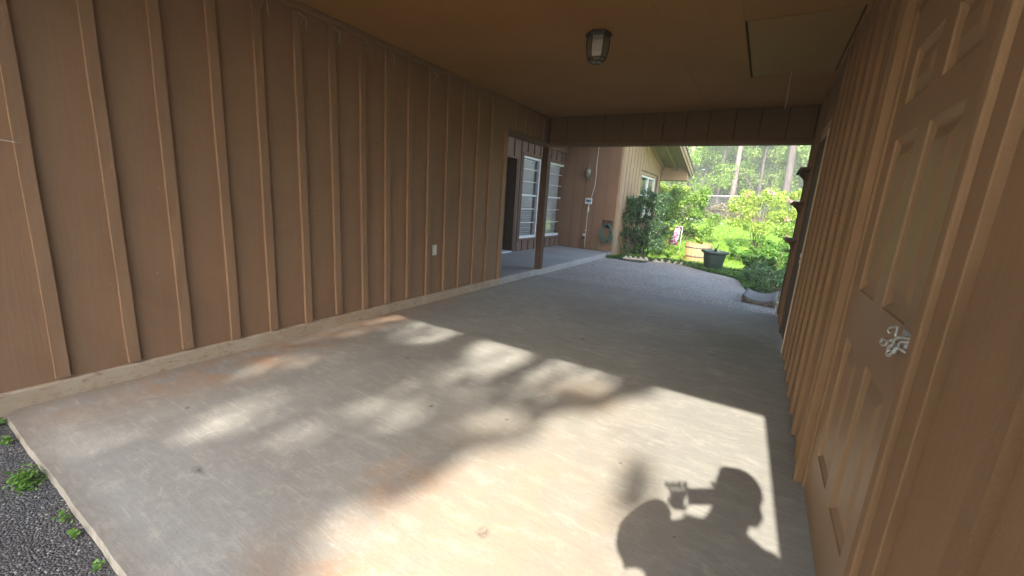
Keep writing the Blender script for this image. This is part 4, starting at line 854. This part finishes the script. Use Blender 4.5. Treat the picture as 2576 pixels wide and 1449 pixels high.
# litter: dead leaves
for i, (x, y, z, s_, lb) in enumerate([(-2.96, 8.3, .006, .09, 'brown dead leaf lying on the patio by the porch edge'), (-1.05, 3.0, .004, .025, 'tiny brown leaf scrap in the sunlight near the shadow line'), (-.45, .92, .004, .03, 'curled brown leaf scrap at the bottom of the slab'), (-.1, 1.55, .004, .018, 'speck of dry leaf left of the shadow of the arms')]):
    bm = bmesh.new(); vs = [bm.verts.new((x+s_*u, y+s_*v*.45, z+s_*w_)) for u, v, w_ in ((-.5, 0, 0), (-.1, -.5, .18), (.5, -.1, .05), (.1, .5, .22), (0, 0, .02))]
    for q in ((0, 1, 4), (1, 2, 4), (2, 3, 4), (3, 0, 4)): bm.faces.new([vs[k] for k in q])
    tag(bm_obj('dead_leaf', bm, MAT['grey_wood']), lb, 'leaf', 'dead leaves on the floor')

# ------------------------------------------------------------------ fence and woods
FE = empty('chain_link_fence', (-3, 29, gz(0, 29)), 'grey chain link fence with a top rail beyond the lawn', 'fence')
YF = 29.0
def ft(x): return 2.16 + (x+6.4)*.036
bm = bmesh.new(); add_tube(bm, [(-16, YF, ft(-16)), (12, YF, ft(12))], .028, 8); bm_obj('top_rail', bm, MAT['wire'], FE)
for x in (-15.2, -12.2, -9.2, -6.1, -3.25, -.3, 2.7, 5.7): tube('post', [(x, YF+.03, ft(x)-1.3), (x, YF+.03, ft(x)+.04)], .032, 'wire', FE, 8)
bm = bmesh.new(); st_ = .13
x = -16
while x < 12:
    for sgn in (1, -1):
        xa, xb = (x, x+1.15) if sgn > 0 else (x+1.15, x); za, zb = ft(x)-1.2, ft(x)-.02; d = Vector((xb-xa, 0, zb-za)).normalized(); s_ = Vector((-d.z, 0, d.x))*.0016
        a, b = Vector((xa, YF, za)), Vector((xb, YF, zb)); bm.faces.new([bm.verts.new(q) for q in (a-s_, b-s_, b+s_, a+s_)])
    x += st_
tag(bm_obj('wire_mesh', bm, MAT['wire'], FE), kind='stuff')

def tree(name, label, x, y, h, r0, crown, n, lsize, mat='leaf', bark='bark', lean=(0, 0), clumps=None, group='trees beyond the fence', zlow=1.0, nl=60, cr_=(2.4, 2.4)):
    z0 = gz(x, y)-.05; E_ = empty(name, (x, y, z0), label, 'tree', group); random.seed(int(abs(x*77+y*13)))
    pts_ = [(x+lean[0]*t+random.uniform(-.05, .05), y+lean[1]*t, z0+h*t) for t in np.linspace(0, 1, 8)]
    bm = bmesh.new(); add_tube(bm, pts_, [r0*(1.25 if i == 0 else 1-.1*i) for i in range(8)], 10)
    cs, rd = [], []
    for i in range(nl):
        t = random.uniform(zlow/h, 1.0); b = Vector(pts_[int(t*6.99)]); a = random.uniform(0, 6.283); L = random.uniform(.35, 1.0); e = Vector((x+cr_[0]*L*math.cos(a), y+cr_[1]*L*math.sin(a), z0+h*t+random.uniform(-.2, .6)))
        if i < 16: add_tube(bm, [b, (b+e)/2+Vector((0, 0, .15)), e], [r0*.22, r0*.14, .012], 5)
        cs.append(tuple(e)); rd.append(random.uniform(.45, .95)*cr_[0]*.38)
    bm_obj('trunk', bm, MAT[bark], E_, True)
    k = rng.integers(0, nl, n); d = rng.normal(size=(n, 3)); d /= np.linalg.norm(d, axis=1)[:, None]; P = np.array(cs)[k]+d*(rng.uniform(.2, 1.1, n)*np.array(rd)[k])[:, None]*np.array([1, 1, .7])
    leaves('crown', P, lsize, mat, E_, aspect=.55); return E_
T = [  # name, label, x, y, h, r0, n, size, mat, zlow, cr
 ('pine_tree', 'straight grey pine trunk at the right, nearest the wall end', .80, 31.5, 17, .24, 2500, .2, 'leaf', 9, (3.5, 3.5)),
 ('pine_tree', 'slim pale pine trunk in the middle of the view beyond the fence', -2.15, 32.5, 16, .19, 2500, .2, 'leaf', 9, (3, 3)),
 ('oak_tree', 'broad brown trunk half hidden in leaves left of the pale pine', -5.3, 33.5, 13, .36, 15000, .16, 'leaf', 1.8, (3.2, 3)),
 ('young_tree', 'leafy young tree directly right of the gable overhang', -7.6, 31.5, 9, .12, 14000, .14, 'leaf_far', .8, (2.2, 2)),
 ('young_tree', 'yellow green tree filling the gap between the two pines', -.7, 36.5, 9.5, .12, 20000, .15, 'leaf_far', 1.2, (2.3, 2)),
 ('young_tree', 'dense green tree left of the right pine', -3.6, 38.5, 10.5, .13, 21000, .16, 'leaf', 1.2, (2.6, 2)),
 ('young_tree', 'bright tree right of the right pine trunk', 3.0, 35.0, 10, .13, 17000, .15, 'leaf_far', 1.4, (2.4, 2)),
 ('young_tree', 'low leafy tree seen under the gable eave', -9.8, 34.0, 8, .12, 7500, .17, 'leaf_yellow', .6, (2.4, 2)),
 ('oak_tree', 'tall tree deep in the woods behind the pale pine', -2.0, 46, 14, .25, 20000, .22, 'leaf_far', 2, (3.6, 3)),
 ('oak_tree', 'tall tree deep in the woods at the right', 3.2, 47, 14, .25, 20000, .22, 'leaf', 2.5, (3.8, 3)),
 ('oak_tree', 'tall tree deep in the woods at the left', -8.0, 45, 14, .25, 14000, .22, 'leaf', 2, (3.8, 3)),
 ('oak_tree', 'tall far tree at the left edge above the fence', -13.5, 42, 13, .25, 6000, .26, 'leaf_far', 1, (3.6, 3))]
for nm, lb, x, y, h, r0, n, ls, mt, zl, cc in T:
    tree(nm, lb, x, y, h, r0, None, n, ls, mt, 'bark_pale' if 'pale' in lb else 'bark', zlow=zl, cr_=cc)
for i, (x, y, l_) in enumerate([(-4.4, 30.6, .5), (-3.9, 30.9, -.3), (-1.5, 30.8, .7), (-1.0, 30.4, -.5), (-.6, 31, .5), (-6.6, 31, .5)]):
    sp_ = empty('sapling', (x, y, gz(x, y)), 'thin pale bare stems of a sapling behind the fence, %s' % ['left of the pale pine', 'just left of the pale pine', 'right of the pale pine', 'midway between the pines', 'left of the right pine', 'far left near the gable'][i], 'sapling', 'saplings behind the fence')
    bm = bmesh.new()
    for q in range(4): add_tube(bm, [(x+q*.15, y, gz(x, y)), (x+l_*.5+q*.2, y, gz(x, y)+1.4), (x+l_+random.uniform(-.6, .6), y, gz(x, y)+random.uniform(2.6, 3.6))], [.022, .015, .006], 5)
    bm_obj('stems', bm, MAT['bark'], sp_, True)
for i, (x, y, rx_, z1_, mt, lb) in enumerate([(-3.2, 27.2, 1.3, 1.85, 'brush', 'dry grey brush heap in front of the fence post'), (-1.2, 27.4, 1.1, 1.6, 'brush', 'dry brush right of the fence post'), (-6.2, 27.6, 1.5, 2.1, 'leaf', 'green bush in front of the fence at the left'), (1.3, 27.5, 1.2, 1.8, 'leaf_mid', 'dark bush before the fence at the right'), (-8.6, 28, 1.4, 2.3, 'leaf_yellow', 'yellow green bush before the fence seen beside the gable window'), (-4.6, 30.4, 1.2, 3.2, 'leaf_far', 'leafy undergrowth just behind the fence at the left'), (-.2, 31.5, 1.2, 3.0, 'leaf', 'leafy undergrowth just behind the fence between the pines')]):
    shrub('undergrowth', lb, 'bush', x, y, rx_, .8, gz(x, y), z1_, 4200, .10, mt, 22, 10, 'bushes along the fence')
n = 150000; X = rng.uniform(-36, 16, n); Y = rng.uniform(52, 64, n); Z = 1.5+rng.uniform(0, 1, n)**1.15*15
keep = (np.sin(X*.9+Z*.7)+np.sin(X*.37-Z*1.1+2)+rng.normal(0, .8, n)) > -2.0; P = np.stack([X, Y, Z], 1)[keep]
tag(leaves('distant_woods', P, .5, 'leaf_far'), 'distant leafy woods behind the nearer trees', kind='stuff')

# ------------------------------------------------------------------ shade trees behind the photographer
ELL = [[(-2.74, 1.8), (-2.67, 1.71), (-2.64, 1.56), (-2.65, 1.4), (-2.69, 1.27), (-2.76, 1.19), (-2.83, 1.18), (-2.9, 1.24), (-2.94, 1.37), (-2.95, 1.54), (-2.91, 1.7), (-2.83, 1.8)],
[(-2.26, 1.31), (-2.15, 1.22), (-2.09, 1.09), (-2.09, 0.96), (-2.13, 0.86), (-2.22, 0.81), (-2.32, 0.81), (-2.42, 0.87), (-2.5, 0.98), (-2.52, 1.12), (-2.48, 1.25), (-2.38, 1.32)],
[(-1.48, 1.69), (-1.44, 1.6), (-1.47, 1.51), (-1.54, 1.43), (-1.65, 1.38), (-1.76, 1.36), (-1.85, 1.4), (-1.9, 1.47), (-1.88, 1.57), (-1.8, 1.66), (-1.68, 1.72), (-1.56, 1.73)],
[(-1.85, 1.22), (-1.77, 1.16), (-1.72, 1.08), (-1.7, 0.99), (-1.73, 0.93), (-1.78, 0.9), (-1.86, 0.9), (-1.93, 0.94), (-2.0, 1.02), (-2.02, 1.11), (-2.0, 1.19), (-1.94, 1.23)],
[(-2.43, 0.52), (-2.41, 0.49), (-2.42, 0.45), (-2.5, 0.38), (-2.58, 0.32), (-2.66, 0.3), (-2.74, 0.32), (-2.78, 0.36), (-2.77, 0.43), (-2.72, 0.5), (-2.63, 0.55), (-2.54, 0.56)],
[(-1.45, 2.93), (-1.42, 2.79), (-1.47, 2.64), (-1.57, 2.51), (-1.7, 2.44), (-1.84, 2.43), (-1.95, 2.5), (-2.0, 2.64), (-1.97, 2.8), (-1.86, 2.95), (-1.7, 3.04), (-1.55, 3.03)],
[(-1.66, 2.48), (-1.63, 2.39), (-1.63, 2.27), (-1.67, 2.16), (-1.73, 2.09), (-1.8, 2.06), (-1.87, 2.08), (-1.91, 2.16), (-1.92, 2.27), (-1.88, 2.39), (-1.81, 2.48), (-1.73, 2.52)],
[(-2.28, 3.03), (-2.24, 2.9), (-2.29, 2.75), (-2.4, 2.61), (-2.55, 2.52), (-2.7, 2.49), (-2.82, 2.53), (-2.87, 2.64), (-2.84, 2.8), (-2.72, 2.96), (-2.56, 3.06), (-2.39, 3.09)],
[(-2.98, 3.01), (-2.89, 2.85), (-2.86, 2.6), (-2.88, 2.35), (-2.94, 2.15), (-3.03, 2.05), (-3.13, 2.05), (-3.21, 2.16), (-3.27, 2.37), (-3.27, 2.64), (-3.21, 2.88), (-3.1, 3.03)],
[(-1.36, 2.16), (-1.33, 2.09), (-1.33, 1.99), (-1.35, 1.9), (-1.4, 1.83), (-1.45, 1.8), (-1.5, 1.82), (-1.54, 1.88), (-1.55, 1.97), (-1.53, 2.08), (-1.48, 2.15), (-1.42, 2.19)],
[(-1.06, 2.86), (-1.0, 2.72), (-1.0, 2.55), (-1.02, 2.4), (-1.08, 2.3), (-1.14, 2.27), (-1.21, 2.31), (-1.27, 2.43), (-1.29, 2.59), (-1.28, 2.76), (-1.22, 2.89), (-1.13, 2.93)],
[(-1.02, 2.04), (-1.0, 1.95), (-1.04, 1.84), (-1.1, 1.72), (-1.18, 1.63), (-1.26, 1.59), (-1.32, 1.6), (-1.34, 1.66), (-1.32, 1.78), (-1.26, 1.9), (-1.17, 2.01), (-1.08, 2.06)],
[(-1.38, 1.2), (-1.34, 1.16), (-1.31, 1.1), (-1.32, 1.05), (-1.34, 1.02), (-1.39, 1.01), (-1.45, 1.02), (-1.5, 1.06), (-1.53, 1.11), (-1.53, 1.16), (-1.5, 1.2), (-1.44, 1.22)]]
DIM = [.15, .13, .05, .25, .34, .04, .30, .15, .35, .24, .10, .14, .45, .3]
ELL.append([(-1.55, 2.5), (-1.5, 2.2), (-1.65, 1.75), (-1.85, 1.6), (-1.95, 1.7), (-1.85, 2.0), (-1.75, 2.4)])
ELL.append([(-.88+.2*math.cos(q), 2.85+.36*math.sin(q)) for q in np.linspace(0, 5.8, 12)]); DIM.append(.14)
SC = [1.0]*0+[1.0, 1.0, 1.12, 1.0, 1.1, 1.15, 1.2, 1.15, 1.1, 1.25, 1.4, 1.3, 1.1, 1.2, 1.0]
ELL = [[(sum(q[0] for q in e)/len(e)*(1-k)+p[0]*k, sum(q[1] for q in e)/len(e)*(1-k)+p[1]*k) for p in e] for e, k in zip(ELL, SC)]
BIG = [(-1.0, -.2), (-1.05, 0.6), (-1.3, 0.82), (-1.14, 1.09), (-1.05, 1.48), (-0.98, 1.81), (-0.80, 2.27), (-0.42, 2.99), (-.3, 6.0), (1.6, 6.0), (1.6, -.2)]
BLOB = [(-.31+(a+.2)*1.2, 1.76+(b-1.74)*1.3) for a, b in [(-0.14, 1.75), (-0.14, 1.66), (-0.16, 1.59), (-0.19, 1.56), (-0.22, 1.57), (-0.25, 1.62), (-0.27, 1.7), (-0.27, 1.79), (-0.26, 1.88), (-0.22, 1.92), (-0.19, 1.9), (-0.16, 1.84)]]
def inside(px, py, poly):
    c = np.zeros(len(px), bool); j = len(poly)-1
    for i in range(len(poly)):
        xi, yi = poly[i]; xj, yj = poly[j]
        if yi != yj: c ^= ((yi > py) != (yj > py)) & (px < (xj-xi)*(py-yi)/(yj-yi)+xi)
        j = i
    return c
Sv = np.array(S)
def crown_with_gaps(center, rad, n):
    """leaf points in an ellipsoidal crown; no leaves where the sun reaches the floor through it"""
    d = rng.normal(size=(n, 3)); d /= np.linalg.norm(d, axis=1)[:, None]; P = np.array(center)+d*(rng.uniform(0, 1, n)**(1/3))[:, None]*np.array(rad)
    t = P[:, 2]/Sv[2]; fx_, fy_ = P[:, 0]-Sv[0]*t, P[:, 1]-Sv[1]*t
    wx = fx_ + .03*np.sin(fy_*9+1)+.035*np.sin(fx_*17+fy_*5); wy = fy_ + .04*np.sin(fx_*8+2)+.04*np.sin(fy_*15-fx_*6)
    keep = np.ones(len(P))
    for e, k in zip(ELL, DIM): keep = np.where(inside(wx, wy, e), np.minimum(keep, k), keep)
    keep = np.where(inside(wx, wy, BIG), 0.0, keep); keep = np.where(inside(fx_, fy_, BLOB), .5, keep)
    veil = .84 + .16*np.sin(fx_*5.1+fy_*3.3)*np.sin(fy_*4.3-fx_*2.7+1)
    return P[rng.uniform(0, 1, len(P)) < keep*veil]
cc_ = np.array([-1.7, 1.6, 0])+Sv*17.5
sh = empty('shade_tree', (-3.6, cc_[1]-.5, -.15), 'broad tree behind the photographer whose crown dapples the slab', 'tree')
P = crown_with_gaps(cc_, (3.6, 2.6, 2.1), 44000); leaves('crown', P, .13, 'leaf', sh, aspect=.6)
bm = bmesh.new(); add_tube(bm, [(-3.6, cc_[1]-.5, -.15), (-3.5, cc_[1]-.4, 3), (-3.3, cc_[1]-.2, 6), (-3.0, cc_[1], 8.5)], [.3, .24, .2, .14], 10)
for e in ((-4.6, .6, 9.6), (-4.2, -1, 10.2), (-2.4, .8, 10.8), (-3.6, 0, 11)): add_tube(bm, [(-3.3, cc_[1]-.2, 6), (-3.4, cc_[1]+e[1]*.4, 7.6), (e[0], cc_[1]+e[1], e[2])], [.12, .08, .03], 7)
bm_obj('trunk', bm, MAT['bark'], sh, True)
for i, (x, y) in enumerate([(-9, -19), (-15, -14), (7.5, -22)]):  # extra unseen trees, added to green the light bounced onto the wall
    tree('shade_tree', 'unseen tree added farther behind the photographer to tint the light, %s' % ['left of the drive', 'far left of the drive', 'right of the drive'][i], x, y, 9, .25, None, 5000, .3, 'leaf', cr_=(3.2, 3), zlow=3, group='trees behind the photographer')

n = 30000; X = rng.uniform(-40, 32, n); Y = rng.uniform(-36, -27, n); P = np.stack([X, Y, .2+rng.uniform(0, 1, n)**1.1*9], 1)
# ------------------------------------------------------------------ thin volume added in place of lens flare
hb = box('flare_veil', -60, 60, -50, 112, -1.6, 21, 'paint'); hb.data.materials.clear(); tag(hb, 'thin bright volume added over garden and carport in place of lens flare', kind='stuff')
hm = bpy.data.materials.new('flare_veil'); hm.use_nodes = True; ht_ = hm.node_tree; ht_.nodes.clear(); hv = ht_.nodes.new('ShaderNodeVolumePrincipled')
hv.inputs['Density'].default_value = .0038; hv.inputs['Color'].default_value = (.96, .98, .95, 1); ho = ht_.nodes.new('ShaderNodeOutputMaterial'); ht_.links.new(hv.outputs[0], ho.inputs['Volume']); hb.data.materials.append(hm)
# ------------------------------------------------------------------ the photographer (casts the shadow on the slab)
PH = empty('person', (.14, -.30, -.040), 'standing photographer in a blue shirt holding up a phone behind the camera', 'person')
def skin(name, verts, edges, radii, mat, root=0, sub=2):
    me = bpy.data.meshes.new(name); me.from_pydata([Vector(v) for v in verts], edges, []); ob = bpy.data.objects.new('tmp', me); COL.objects.link(ob)
    ob.modifiers.new('s', 'SKIN'); sv = me.skin_vertices[0].data
    for i, r in enumerate(radii): sv[i].radius = (r, r) if isinstance(r, (int, float)) else r; sv[i].use_root = (i == root)
    md = ob.modifiers.new('u', 'SUBSURF'); md.levels = sub; md.render_levels = sub
    dg = bpy.context.evaluated_depsgraph_get(); me2 = bpy.data.meshes.new_from_object(ob.evaluated_get(dg)); bpy.data.objects.remove(ob)
    return link(name, me2, MAT[mat], PH, True)
gzf = -.04
DXP = -.028
V_ = [(.13, -.31, .86), (.12, -.31, 1.02), (.12, -.30, 1.16), (.16, -.27, 1.30), (.19, -.24, 1.385), (.205, -.215, 1.455), (.21, -.20, 1.54),
      (-.05, -.36, 1.25), (-.165, -.17, 1.085), (-.074, -.08, 1.235), (.32, -.20, 1.205), (.285, -.20, 1.06), (.15, -.045, 1.20),
      (.05, -.35, .80), (.04, -.30, .42), (.03, -.34, 0.0), (.22, -.27, .80), (.23, -.20, .42), (.24, -.24, 0.0), (.01, -.26, -.05), (.22, -.16, -.05)]
E__ = [(0, 1), (1, 2), (2, 3), (3, 4), (4, 5), (5, 6), (2, 7), (7, 8), (8, 9), (2, 10), (10, 11), (11, 12), (0, 13), (13, 14), (14, 15), (0, 16), (16, 17), (17, 18), (15, 19), (18, 20)]
V_ = [(a+(DXP if k not in (9, 12) else DXP*.3), b, c) for k, (a, b, c) in enumerate(V_)]
Rr = [.13, .12, .125, .075, .07, .082, .078, .065, .066, .052, .055, .040, .026, .085, .058, .042, .085, .058, .042, .035, .035]
skin('body', V_, E__, [r*1.08 for r in Rr], 'skin')
skin('shirt', V_[:4]+[V_[7], V_[8], V_[10], V_[11]], [(0, 1), (1, 2), (2, 3), (2, 4), (4, 5), (2, 6), (6, 7)], [.155, .145, .16, .095, .095, .07, .09, .06], 'shirt')
skin('trousers', [V_[0], V_[13], V_[14], V_[15], V_[16], V_[17], V_[18]], [(0, 1), (1, 2), (2, 3), (0, 4), (4, 5), (5, 6)], [.14, .096, .068, .055, .096, .068, .055], 'jeans')
bm = bmesh.new(); bmesh.ops.create_uvsphere(bm, u_segments=20, v_segments=14, radius=1)
for v in bm.verts: v.co = Vector((.222+DXP+v.co.x*.10, -.205+v.co.y*.105, 1.525+v.co.z*.098))
bm_obj('hair', bm, MAT['hair'], PH, True)
bm = bmesh.new(); add_tube(bm, [(.19+DXP, -.19, 1.56), (.165+DXP, -.17, 1.56), (.155+DXP, -.16, 1.555)], [.05, .045, .035], 10); add_tube(bm, [(.25+DXP, -.23, 1.5), (.275+DXP, -.235, 1.43), (.27+DXP, -.235, 1.40)], [.05, .045, .03], 8); bm_obj('hair', bm, MAT['hair'], PH, True)
def cw(a, b, c): return Vector((0, 0, CAMH)) + cr*a + cf*b + cu*c      # point given in the held phone's frame
# phone
bm = bmesh.new(); add_box(bm, 0, 1, 0, 1, 0, 1)
for v in bm.verts: v.co = cw(-.028+v.co.x*.147, -.013+v.co.y*.008, -.040+v.co.z*.076)
bmesh.ops.bevel(bm, geom=list(bm.edges), offset=.003, segments=2, affect='EDGES'); ph = bm_obj('phone', bm, MAT['black_plastic']); tag(ph, 'dark phone held sideways in both hands by the photographer', 'phone')
# hands: palm with four fingers and a thumb each
def hand(side):
    s_ = -1 if side == 'l' else 1; a0 = -.086 if side == 'l' else .135; wv = Vector(V_[9] if side == 'l' else V_[12])
    palm = cw(a0, -.045, -.005); vs = [wv, palm, cw(a0, -.045, .02)]; ed = [(0, 1), (1, 2)]; rd = [.028, (.028, .036), (.024, .03)]
    for k in range(4):
        L = (.9, 1.0, .95, .8)[k]; da = s_*(-.042+.027*k); i = len(vs)
        vs += [cw(a0+da*.8, -.045, .03), cw(a0+da, -.03, .052+.012*L), cw(a0+da*1.05, -.008, .055+.014*L), cw(a0+da*1.05, -.002, .036)]
        ed += [(2, i), (i, i+1), (i+1, i+2), (i+2, i+3)]; rd += [.009, .0072, .0068, .006]
    i = len(vs); vs += [cw(a0-s_*.01, -.045, -.03), cw(a0-s_*.03, -.03, -.045), cw(a0-s_*.055, -.02, -.04)]; ed += [(1, i), (i, i+1), (i+1, i+2)]; rd += [.012, .010, .008]
    skin('hand', vs, ed, rd, 'skin', 1, 1)
hand('l'); hand('r')
